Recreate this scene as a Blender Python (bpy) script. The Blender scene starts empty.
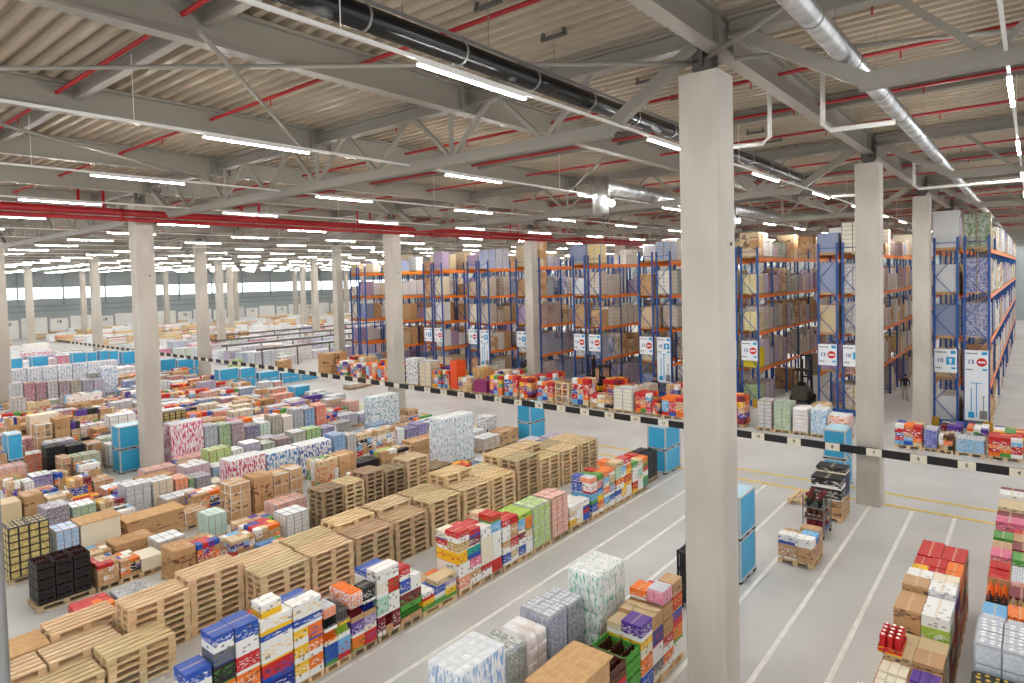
import bpy, bmesh, math, random
from mathutils import Vector, Matrix

S = bpy.context.scene
COL = S.collection
# ------------------------------------------------------------------ camera, added world fill light, exposure
YAW, PIT, ROL, FPX, CAMZ = 0.684157846, 0.037970257, -0.02578989, 640.89, 8.5
cam_d = bpy.data.cameras.new('camera'); cam = bpy.data.objects.new('camera', cam_d); COL.objects.link(cam)
_c, _s = math.cos(YAW), math.sin(YAW)
F = Vector((_c*math.cos(PIT), _s*math.cos(PIT), -math.sin(PIT)))
r0 = F.cross(Vector((0, 0, 1))).normalized(); u0 = r0.cross(F)
rr = r0*math.cos(ROL) + u0*math.sin(ROL); uu = -r0*math.sin(ROL) + u0*math.cos(ROL)
M = Matrix((rr, uu, -F)).transposed().to_4x4(); M.translation = Vector((0, 0, CAMZ))
cam.matrix_world = M
cam_d.sensor_width = 36.0; cam_d.lens = FPX/1024*36.0
cam_d.shift_y = (302.88-341.5)/1024; cam_d.clip_end = 600; cam_d.clip_start = 0.05
S.camera = cam
W = bpy.data.worlds.new('daylight'); S.world = W; W.use_nodes = True
bg = W.node_tree.nodes['Background']; bg.inputs[0].default_value = (0.95, 0.97, 1.0, 1); bg.inputs[1].default_value = 0.9  # soft white world fill, added to brighten the hall through sides left open
S.view_settings.view_transform = 'Standard'; S.view_settings.look = 'None'; S.view_settings.gamma = 1
S.view_settings.use_curve_mapping = False; S.view_settings.exposure = 0.4
TUBE = 185.0
try:
    S.cycles.use_denoising = True; S.cycles.max_bounces = 6; S.cycles.diffuse_bounces = 4; S.cycles.transparent_max_bounces = 6
    S.cycles.sample_clamp_indirect = 6; S.cycles.caustics_reflective = False; S.cycles.caustics_refractive = False
except Exception: pass
rnd = random.Random(7)

# ------------------------------------------------------------------ materials
def srgb(h):
    h = h.lstrip('#'); v = [int(h[i:i+2], 16)/255 for i in (0, 2, 4)]
    return tuple((c/12.92 if c <= .04045 else ((c+.055)/1.055)**2.4) for c in v) + (1,)
PAL = dict(kraft='#c39a6e', kraft2='#a87c50', beige='#d9c39a', white='#f2f1ec', grey='#b9b9bb', dgrey='#6d6c6c', black='#1b1a1b', red='#c8201f', dred='#7c1526',
    orange='#f07818', yellow='#f5c11c', green='#4f9a3c', lime='#a6c84a', teal='#149a86', blue='#1d4fae', dblue='#152a86', sky='#6fb3e0', cyan='#38a8d6', purple='#5d3a9a', pink='#dd6a8e',
    lilac='#a99bc6', brown='#5b3423', gold='#c4a35a', cream='#ece3cb', mint='#a9d3bd', salmon='#e79a80')
def RGB(n): return srgb(PAL.get(n, n) if not n.startswith('#') else n)
def newmat(name, color=(.8, .8, .8, 1), rough=.6, metal=0.0):
    m = bpy.data.materials.new(name); m.use_nodes = True
    b = m.node_tree.nodes['Principled BSDF']; b.inputs['Base Color'].default_value = color
    b.inputs['Roughness'].default_value = rough; b.inputs['Metallic'].default_value = metal
    return m
def N(m, t, **kw):
    n = m.node_tree.nodes.new(t)
    for k, v in kw.items(): setattr(n, k, v)
    return n
def L(m, a, b): m.node_tree.links.new(a, b)
def BS(m): return m.node_tree.nodes['Principled BSDF']
def ramp(m, stops, interp='LINEAR'):
    r = N(m, 'ShaderNodeValToRGB'); cr = r.color_ramp; cr.interpolation = interp
    while len(cr.elements) < len(stops): cr.elements.new(0.5)
    for e, (p, c) in zip(cr.elements, stops): e.position = p; e.color = c if len(c) == 4 else (*c, 1)
    return r
def mixc(m, fac, a, b, mode='MIX'):
    x = N(m, 'ShaderNodeMix', data_type='RGBA', blend_type=mode)
    for sock, v in ((x.inputs[0], fac), (x.inputs[6], a), (x.inputs[7], b)):
        if hasattr(v, 'is_linked') or hasattr(v, 'links'): L(m, v, sock)
        else: sock.default_value = v
    return x.outputs[2]
def mth(m, op, a, b=0.0, c=0.0):
    x = N(m, 'ShaderNodeMath', operation=op)
    for i, v in enumerate((a, b, c)):
        if hasattr(v, 'links'): L(m, v, x.inputs[i])
        else: x.inputs[i].default_value = v
    return x.outputs[0]
def noisy(name, c1, c2, scale, rough=.7, detail=6, bump=0.0, coord='Object', stretch=(1, 1, 1), metal=0.0, stops=(.35, .65)):
    m = newmat(name, c1, rough, metal); tc = N(m, 'ShaderNodeTexCoord'); mp = N(m, 'ShaderNodeMapping')
    mp.inputs['Scale'].default_value = stretch; L(m, tc.outputs[coord], mp.inputs[0])
    n = N(m, 'ShaderNodeTexNoise'); n.inputs['Scale'].default_value = scale; n.inputs['Detail'].default_value = detail
    L(m, mp.outputs[0], n.inputs[0]); r = ramp(m, [(stops[0], c1), (stops[1], c2)]); L(m, n.outputs[0], r.inputs[0]); L(m, r.outputs[0], BS(m).inputs['Base Color'])
    if bump:
        bp = N(m, 'ShaderNodeBump'); bp.inputs['Strength'].default_value = bump; L(m, n.outputs[0], bp.inputs['Height']); L(m, bp.outputs[0], BS(m).inputs['Normal'])
    return m

M_floor = noisy('floor_concrete', srgb('#b9b8b5'), srgb('#cac9c6'), .35, .42, 9)
M_conc = noisy('column_concrete', srgb('#b6afa4'), srgb('#c9c2b7'), .9, .85, 8, .05, stretch=(1, 1, .35))
M_deck = noisy('roof_deck', srgb('#b0a18c'), srgb('#bdae99'), .3, .5, 2)
M_steel = newmat('steel_paint', srgb('#948e83'), .5)
M_steel2 = newmat('steel_dark_plate', srgb('#5e5b55'), .5)
M_red = newmat('sprinkler_red', srgb('#a3161b'), .35)
M_blackpipe = noisy('black_plastic_pipe', srgb('#0c0c0d'), srgb('#8a8a8a'), 2.2, .25, 5, stops=(.64, .8), stretch=(.5, 1, 1))
M_duct = noisy('silver_duct', srgb('#b5b5b5'), srgb('#e0e0e0'), 3, .28, 3, .1, metal=.85)
M_zinc = newmat('zinc', srgb('#8f8f8d'), .4, .6)
M_whitepaint = newmat('white_paint', srgb('#eceae4'), .5)
M_line = noisy('floor_line_white', srgb('#dedcd6'), srgb('#f0efea'), 3, .5, 6)
M_yline = noisy('floor_line_yellow', srgb('#e0b92e'), srgb('#ecd25c'), 2, .5, 5)
M_wall = noisy('wall_panel', srgb('#98a1a3'), srgb('#a7afb0'), .2, .6)
M_wallw = newmat('wall_white', srgb('#e9e8e4'), .6)
M_frame = newmat('window_frame', srgb('#8a979b'), .5)
M_blk = newmat('black', srgb('#171717'), .45)
M_rub = newmat('rubber', srgb('#141414'), .8)
M_rackblue = newmat('rack_blue', srgb('#1a4f96'), .4)
M_rackor = newmat('rack_orange', srgb('#fb8420'), .4)
M_sign = newmat('sign_white', srgb('#eef3f8'), .4)
M_signred = newmat('sign_red', srgb('#cc2a24'), .4)
M_signblue = newmat('sign_blue', srgb('#22408f'), .4)
M_signcy = newmat('sign_cyan', srgb('#1f9fd6'), .4)
M_alu = newmat('aluminium', srgb('#c9cdd0'), .35, .3)
M_cyan = noisy('cyan_panel', srgb('#2f9fd0'), srgb('#45b4e0'), .8, .4)
M_cyantop = newmat('cyan_top', srgb('#b3dcee'), .4)
M_glow = bpy.data.materials.new('tube_glow'); M_glow.use_nodes = True
_nt = M_glow.node_tree; _nt.nodes.clear(); _e = _nt.nodes.new('ShaderNodeEmission'); _o = _nt.nodes.new('ShaderNodeOutputMaterial')
_e.inputs[0].default_value = (1, .985, .95, 1); _e.inputs[1].default_value = TUBE; _nt.links.new(_e.outputs[0], _o.inputs[0])
M_win = bpy.data.materials.new('window_daylight'); M_win.use_nodes = True
_b = BS(M_win); _b.inputs['Base Color'].default_value = (.9, .95, 1, 1); _b.inputs['Emission Color'].default_value = (.92, .97, 1, 1); _b.inputs['Emission Strength'].default_value = 2.2

# wood
def wood(name, a, b):
    m = newmat(name, srgb(a), .8); tc = N(m, 'ShaderNodeTexCoord'); oi = N(m, 'ShaderNodeObjectInfo')
    mp = N(m, 'ShaderNodeMapping'); mp.inputs['Scale'].default_value = (1.2, 9, 9); L(m, tc.outputs['Object'], mp.inputs[0])
    mp2 = N(m, 'ShaderNodeCombineXYZ'); L(m, mth(m, 'MULTIPLY', oi.outputs['Random'], 37.0), mp2.inputs[0]); L(m, mp2.outputs[0], mp.inputs['Location'])
    n = N(m, 'ShaderNodeTexNoise'); n.inputs['Scale'].default_value = 1.4; n.inputs['Detail'].default_value = 5; L(m, mp.outputs[0], n.inputs[0])
    r = ramp(m, [(.3, srgb(a)), (.7, srgb(b))]); L(m, n.outputs[0], r.inputs[0])
    h = mixc(m, 1.0, r.outputs[0], oi.outputs['Color'], 'MULTIPLY'); L(m, h, BS(m).inputs['Base Color'])
    return m
M_wood = wood('pallet_wood', '#c8a679', '#ecd3aa')
M_chip = noisy('chipboard', srgb('#c49a68'), srgb('#d2ab7b'), 9, .85)

# printed carton: object colour as the base, a second colour band and rows of blots as print
def printed(name, base=None, second=None, scale=9.0, bandmix=True, rough=.45, tape=True):
    m = newmat(name, (.8, .8, .8, 1), rough); tc = N(m, 'ShaderNodeTexCoord'); oi = N(m, 'ShaderNodeObjectInfo'); ge = N(m, 'ShaderNodeNewGeometry')
    base_s = oi.outputs['Color'] if base is None else RGB(base)
    rnd_ = oi.outputs['Random']
    r2 = ramp(m, [(0, RGB('white')), (.3, RGB('yellow')), (.4, RGB('white')), (.55, RGB('red')), (.65, RGB('cream')), (.78, RGB('blue')), (.88, RGB('white')), (.95, RGB('green'))], 'CONSTANT')
    L(m, mth(m, 'FRACT', mth(m, 'MULTIPLY', rnd_, 17.3)), r2.inputs[0])
    sec = r2.outputs[0] if second is None else RGB(second)
    off = N(m, 'ShaderNodeCombineXYZ'); L(m, mth(m, 'MULTIPLY', rnd_, 31.0), off.inputs[0]); L(m, mth(m, 'MULTIPLY', rnd_, 57.0), off.inputs[1]); L(m, mth(m, 'MULTIPLY', rnd_, 11.0), off.inputs[2])
    ge3 = N(m, 'ShaderNodeVectorMath', operation='ADD'); L(m, tc.outputs['Generated'], ge3.inputs[0]); L(m, off.outputs[0], ge3.inputs[1])
    # blots of print
    v = N(m, 'ShaderNodeTexVoronoi', distance='CHEBYCHEV'); v.inputs['Scale'].default_value = scale*.38; L(m, ge3.outputs[0], v.inputs['Vector'])
    blot = mth(m, 'LESS_THAN', v.outputs['Distance'], .26)
    keep = mth(m, 'GREATER_THAN', N(m, 'ShaderNodeSeparateColor').outputs[0], .5); sp = keep.node.inputs[0].links[0].from_node; L(m, v.outputs['Color'], sp.inputs[0])
    mpt = N(m, 'ShaderNodeMapping'); mpt.inputs['Scale'].default_value = (1, 1, 2.3); L(m, ge3.outputs[0], mpt.inputs[0])
    n = N(m, 'ShaderNodeTexNoise'); n.inputs['Scale'].default_value = scale*.62; n.inputs['Detail'].default_value = 1.5; L(m, mpt.outputs[0], n.inputs[0])
    txt = mth(m, 'GREATER_THAN', n.outputs[0], .57)
    sx = N(m, 'ShaderNodeSeparateXYZ'); L(m, tc.outputs['Generated'], sx.inputs[0])
    inz = mth(m, 'COMPARE', sx.outputs[2], .52, .26); side = mth(m, 'LESS_THAN', mth(m, 'ABSOLUTE', N(m, 'ShaderNodeSeparateXYZ').outputs[2]), .5)
    sn = side.node.inputs[0].links[0].from_node.inputs[0].links[0].from_node; L(m, ge.outputs['True Normal'], sn.inputs[0])
    mask1 = mth(m, 'MULTIPLY', mth(m, 'MULTIPLY', blot, keep), mth(m, 'MAXIMUM', side, .6 if base is None and bandmix else 0.0))
    mask2 = mth(m, 'MULTIPLY', mth(m, 'MULTIPLY', txt, inz), side)
    band = mth(m, 'MULTIPLY', mth(m, 'LESS_THAN', sx.outputs[2], mth(m, 'MULTIPLY', mth(m, 'FRACT', mth(m, 'MULTIPLY', rnd_, 7.7)), .55)), side)
    c = base_s
    if bandmix: c = mixc(m, band, c, sec)
    c = mixc(m, mth(m, 'MULTIPLY', mask2, .85), c, sec)
    dk = mixc(m, .8, base_s, (.03, .03, .04, 1)) if base is None else (.12, .11, .16, 1)
    c = mixc(m, mth(m, 'MULTIPLY', mask1, .75 if base is None else .5), c, dk)
    if tape:
        topf = mth(m, 'GREATER_THAN', sn.outputs[2], .5)
        t = mth(m, 'MULTIPLY', mth(m, 'COMPARE', sx.outputs[1], .5, .05), topf)
        c = mixc(m, mth(m, 'MULTIPLY', t, .45), c, RGB('beige'))
    L(m, c, BS(m).inputs['Base Color'])
    return m
M_print = printed('printed_carton')
M_printk = printed('kraft_carton', base=None, second='brown', scale=6, bandmix=False)
def plainobj(name, rough=.5, k=1.0, spec=None):
    m = newmat(name, (1, 1, 1, 1), rough); oi = N(m, 'ShaderNodeObjectInfo')
    if k != 1: L(m, mixc(m, 1.0, oi.outputs['Color'], (k, k, k, 1), 'MULTIPLY'), BS(m).inputs['Base Color'])
    else: L(m, oi.outputs['Color'], BS(m).inputs['Base Color'])
    return m
M_obj = plainobj('plain_goods')
# film wrapped goods: colour broken up by print, glossy film
def wrapped(name, sc=(3, 3, 5), white=.45, thr=.52, film=.35, stripes=False):
    m = newmat(name, (1, 1, 1, 1), .3); tc = N(m, 'ShaderNodeTexCoord'); oi = N(m, 'ShaderNodeObjectInfo')
    mp = N(m, 'ShaderNodeMapping'); mp.inputs['Scale'].default_value = sc; L(m, tc.outputs['Object'], mp.inputs[0])
    off = N(m, 'ShaderNodeCombineXYZ'); L(m, mth(m, 'MULTIPLY', oi.outputs['Random'], 40.0), off.inputs[0]); L(m, mth(m, 'MULTIPLY', oi.outputs['Random'], 23.0), off.inputs[2]); L(m, off.outputs[0], mp.inputs['Location'])
    n = N(m, 'ShaderNodeTexNoise'); n.inputs['Scale'].default_value = 1.0; n.inputs['Detail'].default_value = 3; L(m, mp.outputs[0], n.inputs[0])
    r = ramp(m, [(thr-.02, (0, 0, 0, 1)), (thr+.02, (1, 1, 1, 1))]); L(m, n.outputs[0], r.inputs[0])
    lite = mixc(m, white, oi.outputs['Color'], (.87, .87, .88, 1))
    c = mixc(m, r.outputs[0], oi.outputs['Color'], lite)
    n2 = N(m, 'ShaderNodeTexNoise'); n2.inputs['Scale'].default_value = 5.0; n2.inputs['Detail'].default_value = 4; L(m, tc.outputs['Object'], n2.inputs[0])
    r2 = ramp(m, [(.45, (0, 0, 0, 1)), (.7, (1, 1, 1, 1))]); L(m, n2.outputs[0], r2.inputs[0])
    c = mixc(m, mth(m, 'MULTIPLY', r2.outputs[0], film), c, (.82, .82, .84, 1))
    L(m, c, BS(m).inputs['Base Color'])
    bp = N(m, 'ShaderNodeBump'); bp.inputs['Strength'].default_value = .25; bp.inputs['Distance'].default_value = .03; L(m, n2.outputs[0], bp.inputs['Height']); L(m, bp.outputs[0], BS(m).inputs['Normal'])
    return m
M_wrap = wrapped('film_wrapped_goods', (14, 14, 26))
M_tis = wrapped('tissue_packs', (18, 14, 13), .92, .44, .1)
M_pat = wrapped('patterned_packs', (22, 18, 8), .92, .48, .05)
M_sack = wrapped('sacks', (2, 2, 2), .7, .5, .3)
M_film = noisy('white_top_film', srgb('#eef0f0'), srgb('#dfe3e6'), 4, .3, 5, .3)
def dots(name, basec, dotc=None, pitch=.11, rad=.3):
    m = newmat(name, basec, .4); tc = N(m, 'ShaderNodeTexCoord'); oi = N(m, 'ShaderNodeObjectInfo')
    v = N(m, 'ShaderNodeTexVoronoi'); v.inputs['Scale'].default_value = 1/pitch; v.inputs['Randomness'].default_value = .25
    L(m, tc.outputs['Object'], v.inputs['Vector']); d = mth(m, 'LESS_THAN', v.outputs['Distance'], rad)
    L(m, mixc(m, d, basec, oi.outputs['Color'] if dotc is None else dotc), BS(m).inputs['Base Color'])
    return m
M_dot = dots('white_pack_top', srgb('#f0f0ee'), None, .1, .2)
M_dotk = dots('yellow_cap_top', srgb('#1d1c1a'), srgb('#d9b93c'), .1, .32)
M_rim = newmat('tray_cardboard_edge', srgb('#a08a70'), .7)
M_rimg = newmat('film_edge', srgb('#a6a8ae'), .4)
M_dotw = dots('bottle_cap_top', srgb('#b9bec8'), srgb('#f4f4f4'))
M_kraft = noisy('kraft_plain', srgb('#b98f63'), srgb('#caa276'), 4, .8)
M_crate = newmat('black_crate', srgb('#18181a'), .5)
M_gold = noisy('gold_packs', srgb('#a99152'), srgb('#d8c787'), 14, .5)
MIXM = [printed('goods_'+k, base=k, second=('red' if k in ('white', 'beige') else ('beige' if k == 'kraft' else 'white')), scale=16, bandmix=False, tape=False) for k in ('white', 'red', 'blue', 'yellow', 'orange', 'beige', 'kraft', 'green', 'black', 'purple', 'sky', 'dred')]

# ------------------------------------------------------------------ object helpers
def mesh(name, bm, mats, smooth=False):
    me = bpy.data.meshes.new(name); bm.to_mesh(me); bm.free()
    for m in (mats if isinstance(mats, (list, tuple)) else [mats]): me.materials.append(m)
    if smooth:
        for p in me.polygons: p.use_smooth = True
    return me
def obj(name, me, parent=None, loc=(0, 0, 0), scale=None, rotz=0.0, color=None):
    o = bpy.data.objects.new(name, me); COL.objects.link(o); o.location = loc
    if scale: o.scale = scale
    if rotz: o.rotation_euler = (0, 0, rotz)
    if color is not None: o.color = RGB(color) if isinstance(color, str) else color
    if parent: o.parent = parent
    return o
USED = {}; TRUNC = []
def tag(o, label, cat, group=None):
    w = label.split()
    for drop in ('the', 'a', 'layer,', 'of'):
        while len(w) > 16 and drop in w[1:]:
            k = len(w)-1-w[::-1].index(drop); del w[k]
            if drop == 'layer,' and k and not w[k-1].endswith(','): w[k-1] += ','
    label = ' '.join(w)
    if len(w) > 16: label = ' '.join(w[:16])
    if len(w) > 16: TRUNC.append(' '.join(w))
    USED.setdefault(label, []).append(o.name)
    o['label'] = label; o['category'] = cat
    if group: o['group'] = group
    return o
def empty(name, loc, rotz=0): return obj(name, None, loc=loc, rotz=rotz)
def struct(o): o['kind'] = 'structure'; return o
def bx(bm, x0, x1, y0, y1, z0, z1, mi=0):
    vs = [bm.verts.new((x, y, z)) for z in (z0, z1) for x, y in ((x0, y0), (x1, y0), (x1, y1), (x0, y1))]
    for f in ((3, 2, 1, 0), (4, 5, 6, 7), (0, 1, 5, 4), (1, 2, 6, 5), (2, 3, 7, 6), (3, 0, 4, 7)):
        bm.faces.new([vs[i] for i in f]).material_index = mi
def bar(bm, a, b, w, h=None, n=4, mi=0, up=(0, 0, 1)):
    a = Vector(a); b = Vector(b); h = h or w; d = (b-a).normalized()
    u = Vector(up) if abs(d.dot(Vector(up))) < .99 else Vector((1, 0, 0))
    s = d.cross(u).normalized(); t = s.cross(d)
    rings = []
    for p in (a, b):
        if n == 4: rings.append([bm.verts.new(p + s*w/2*i + t*h/2*j) for i, j in ((-1, -1), (1, -1), (1, 1), (-1, 1))])
        else: rings.append([bm.verts.new(p + s*w/2*math.cos(k*2*math.pi/n) + t*h/2*math.sin(k*2*math.pi/n)) for k in range(n)])
    for k in range(n):
        f = bm.faces.new([rings[0][k], rings[0][(k+1) % n], rings[1][(k+1) % n], rings[1][k]]); f.material_index = mi; f.smooth = n > 6
    bm.faces.new(rings[0][::-1]).material_index = mi; bm.faces.new(rings[1]).material_index = mi
def tube(bm, pts, r, n=10, mi=0):
    rings = []; P = [Vector(p) for p in pts]
    for i, p in enumerate(P):
        d = (P[min(i+1, len(P)-1)] - P[max(i-1, 0)]).normalized(); u = Vector((0, 0, 1)) if abs(d.z) < .9 else Vector((1, 0, 0))
        s = d.cross(u).normalized(); t = s.cross(d); rings.append([bm.verts.new(p+s*r*math.cos(k*2*math.pi/n)+t*r*math.sin(k*2*math.pi/n)) for k in range(n)])
    for a, b in zip(rings, rings[1:]):
        for k in range(n):
            f = bm.faces.new([a[k], a[(k+1) % n], b[(k+1) % n], b[k]]); f.smooth = True; f.material_index = mi
    bm.faces.new(rings[0][::-1]).material_index = mi; bm.faces.new(rings[-1]).material_index = mi
def ibeam(bm, a, b, h, w, tf=.06, tw=.05):
    a = Vector(a); b = Vector(b)
    for dz, ww, hh in ((h/2-tf/2, w, tf), (-h/2+tf/2, w, tf), (0, tw, h-2*tf)):
        bar(bm, a+Vector((0, 0, dz)), b+Vector((0, 0, dz)), ww, hh)
ORD = ['first', 'second', 'third', 'fourth', 'fifth', 'sixth', 'seventh', 'eighth', 'ninth', 'tenth', 'eleventh', 'twelfth', 'thirteenth', 'fourteenth', 'fifteenth', 'sixteenth', 'seventeenth', 'eighteenth', 'nineteenth', 'twentieth']
TENS = {2: 'twenty', 3: 'thirty', 4: 'forty', 5: 'fifty', 6: 'sixty', 7: 'seventy'}
def ordw(i):
    if i < 20: return ORD[i]
    t, u = divmod(i+1, 10)
    return (TENS[t][:-1]+'ieth') if u == 0 else TENS[t]+'-'+ORD[u-1]

# ------------------------------------------------------------------ building shell
X0, X1, Y0, Y1, ZD = -9.0, 128.0, -9.0, 141.0, 13.32
bm = bmesh.new(); bx(bm, X0, X1, Y0, Y1, -.3, 0); struct(obj('floor', mesh('floor', bm, M_floor)))
bm = bmesh.new(); P = .345; prof = []
x = X0
while x < X1: prof += [(x, 0), (x+.13, 0), (x+.165, .16), (x+.31, .16)]; x += P
prev = None
for px_, pz in prof:
    cur = (bm.verts.new((px_, Y0, ZD+pz)), bm.verts.new((px_, Y1, ZD+pz)))
    if prev: bm.faces.new((prev[0], cur[0], cur[1], prev[1]))
    prev = cur
bx(bm, X0, X1, Y0, Y1, ZD+.2, ZD+.35)
struct(obj('ceiling', mesh('ceiling', bm, M_deck)))
# back wall with window band and dock doors
bm = bmesh.new(); WY = Y1
bx(bm, X0, X1, WY, WY+.3, 0, 6.9); bx(bm, X0, X1, WY, WY+.3, 9.15, ZD+.3)
struct(obj('wall_back', mesh('wall_back', bm, M_wall)))
bm = bmesh.new(); bx(bm, X0, X1, WY-.14, WY, 0, 3.6); struct(obj('wall_back_lining', mesh('wall_back_lining', bm, M_wallw)))
k = 0; x = X0
while x < X1-5:
    bm = bmesh.new()
    for a, b in ((x, x+.12), (x+6.88, x+7)): bx(bm, a, b, WY-.05, WY+.1, 6.9, 9.15)
    bx(bm, x, x+7, WY-.05, WY+.1, 6.9, 7.0); bx(bm, x, x+7, WY-.05, WY+.1, 9.05, 9.15); bx(bm, x+3.45, x+3.55, WY-.05, WY+.1, 6.9, 9.15)
    w = struct(obj('window_%d' % (k+1), mesh('window', bm, M_frame)))
    bm = bmesh.new(); bx(bm, x+.1, x+6.9, WY+.12, WY+.16, 6.9, 9.15); obj('pane', mesh('pane', bm, M_win), w)
    k += 1; x += 7
bm = bmesh.new(); bx(bm, X0, X1, WY-.5, WY, 5.6, 5.85); bx(bm, X0, X1, WY-.35, WY, 4.6, 4.9)
for q in range(20): bx(bm, X0+q*7-.1, X0+q*7+.1, WY-.3, WY-.05, 5.85, 13.3)
struct(obj('trim_back', mesh('trim', bm, M_frame)))
bm = bmesh.new(); bx(bm, X1, X1+.3, Y0, Y1, 0, ZD+.3); struct(obj('wall_right', mesh('wall_right', bm, M_wall)))
# dock doors in the back wall with a number plate over each
FONTC = {}
def text_mesh(s, size, mat, ext=.004):
    key = (s, size, mat.name)
    if key not in FONTC:
        cu = bpy.data.curves.new('t', 'FONT'); cu.body = s; cu.size = size; cu.extrude = ext; cu.align_x = 'CENTER'; cu.align_y = 'CENTER'; cu.offset = size*.02
        o = bpy.data.objects.new('t', cu); COL.objects.link(o); dg = bpy.context.evaluated_depsgraph_get()
        me = bpy.data.meshes.new_from_object(o.evaluated_get(dg)); bpy.data.objects.remove(o); me.materials.clear(); me.materials.append(mat); FONTC[key] = me
    return FONTC[key]
for i in range(12):
    xx = 30+i*7.6
    bm = bmesh.new(); bx(bm, xx, xx+2.9, WY-.24, WY-.15, 0, 3.3); 
    for j in range(1, 6): bx(bm, xx, xx+2.9, WY-.26, WY-.24, j*.6-.02, j*.6+.02)
    d = struct(obj('door_%d' % (i+1), mesh('door', bm, M_wallw)))
    bm = bmesh.new(); bx(bm, xx-.35, xx, WY-.3, WY-.15, 0, 3.5); bx(bm, xx+2.9, xx+3.25, WY-.3, WY-.15, 0, 3.5); bx(bm, xx-.35, xx+3.25, WY-.3, WY-.15, 3.3, 3.7); obj('seal', mesh('seal', bm, M_wall), d)
    t = obj('number', text_mesh(str(20-i), .8, M_blk), d, (xx+1.45, WY-.28, 2.6)); t.rotation_euler = (math.pi/2, 0, 0)

# floor markings
for i, y in enumerate((11.75, 10.6, 9.47, 8.28, 7.08, 5.88, 4.54, 3.27, 2.05, .83, -.4)):
    bm = bmesh.new(); bx(bm, 1.0, 25.9, y-.055, y+.055, .0, .006); o = obj('floor_marking', mesh('floor_marking', bm, M_line))
    o['kind'] = 'structure'
for i, x in enumerate((26.1, 27.45)):
    bm = bmesh.new(); bx(bm, x-.085, x+.085, -6, 100, .0, .006); obj('floor_marking', mesh('floor_marking', bm, M_yline))['kind'] = 'structure'
bm = bmesh.new(); bx(bm, 1, 25, 13.45, 13.55, 0, .006); obj('floor_marking', mesh('floor_marking', bm, M_line))['kind'] = 'structure'

# ------------------------------------------------------------------ columns on the grid
GX = [-2+14*i for i in range(10)]; GY = [4.6, 30.6, 55.8, 80.9, 105.6, 130.5]
def colmesh(h):
    bm = bmesh.new(); w = .39; c = .035
    pts = [(-w+c, -w), (w-c, -w), (w, -w+c), (w, w-c), (w-c, w), (-w+c, w), (-w, w-c), (-w, -w+c)]
    lo = [bm.verts.new((x, y, 0)) for x, y in pts]; hi = [bm.verts.new((x, y, h)) for x, y in pts]
    for k in range(8): bm.faces.new([lo[k], lo[(k+1) % 8], hi[(k+1) % 8], hi[k]])
    bm.faces.new(hi); bm.faces.new(lo[::-1]); return mesh('column', bm, M_conc)
CM = colmesh(12.25)
bm = bmesh.new(); bx(bm, -.17, .17, -.17, .17, 12.25, 12.5); bx(bm, -.03, .03, -.25, .25, 12.4, 13.3); bx(bm, -.22, .22, -.03, .03, 12.4, 13.3); HEADM = mesh('steel_head', bm, M_steel2)
bm = bmesh.new(); bar(bm, (.12, -.42, 9.05), (.12, -.405, 9.05), .07, .07, 8); HOLE = mesh('fixing_socket', bm, M_blk)
rowname = ['row nearest the camera platform', 'second column row', 'third column row', 'fourth column row', 'fifth column row', 'back column row by the windows']
for j, y in enumerate(GY):
    for i, x in enumerate(GX):
        if i == 0 and j < 2: continue
        if i == 0: continue
        o = obj('concrete_column', CM, loc=(x, 4.88 if (i, j) == (1, 0) else (31.3 if (i, j) == (1, 1) else y), 0))
        lab = ('tall square concrete column standing closest, hiding part of the striped barrier' if (i, j) == (1, 0) else 'square concrete column, %s, %s from the left' % (rowname[j], ordw(i-1)))
        tag(o, lab, 'column', 'square concrete columns')
        obj('steel_head', HEADM, o)
        if j < 2: obj('fixing_socket', HOLE, o)

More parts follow.
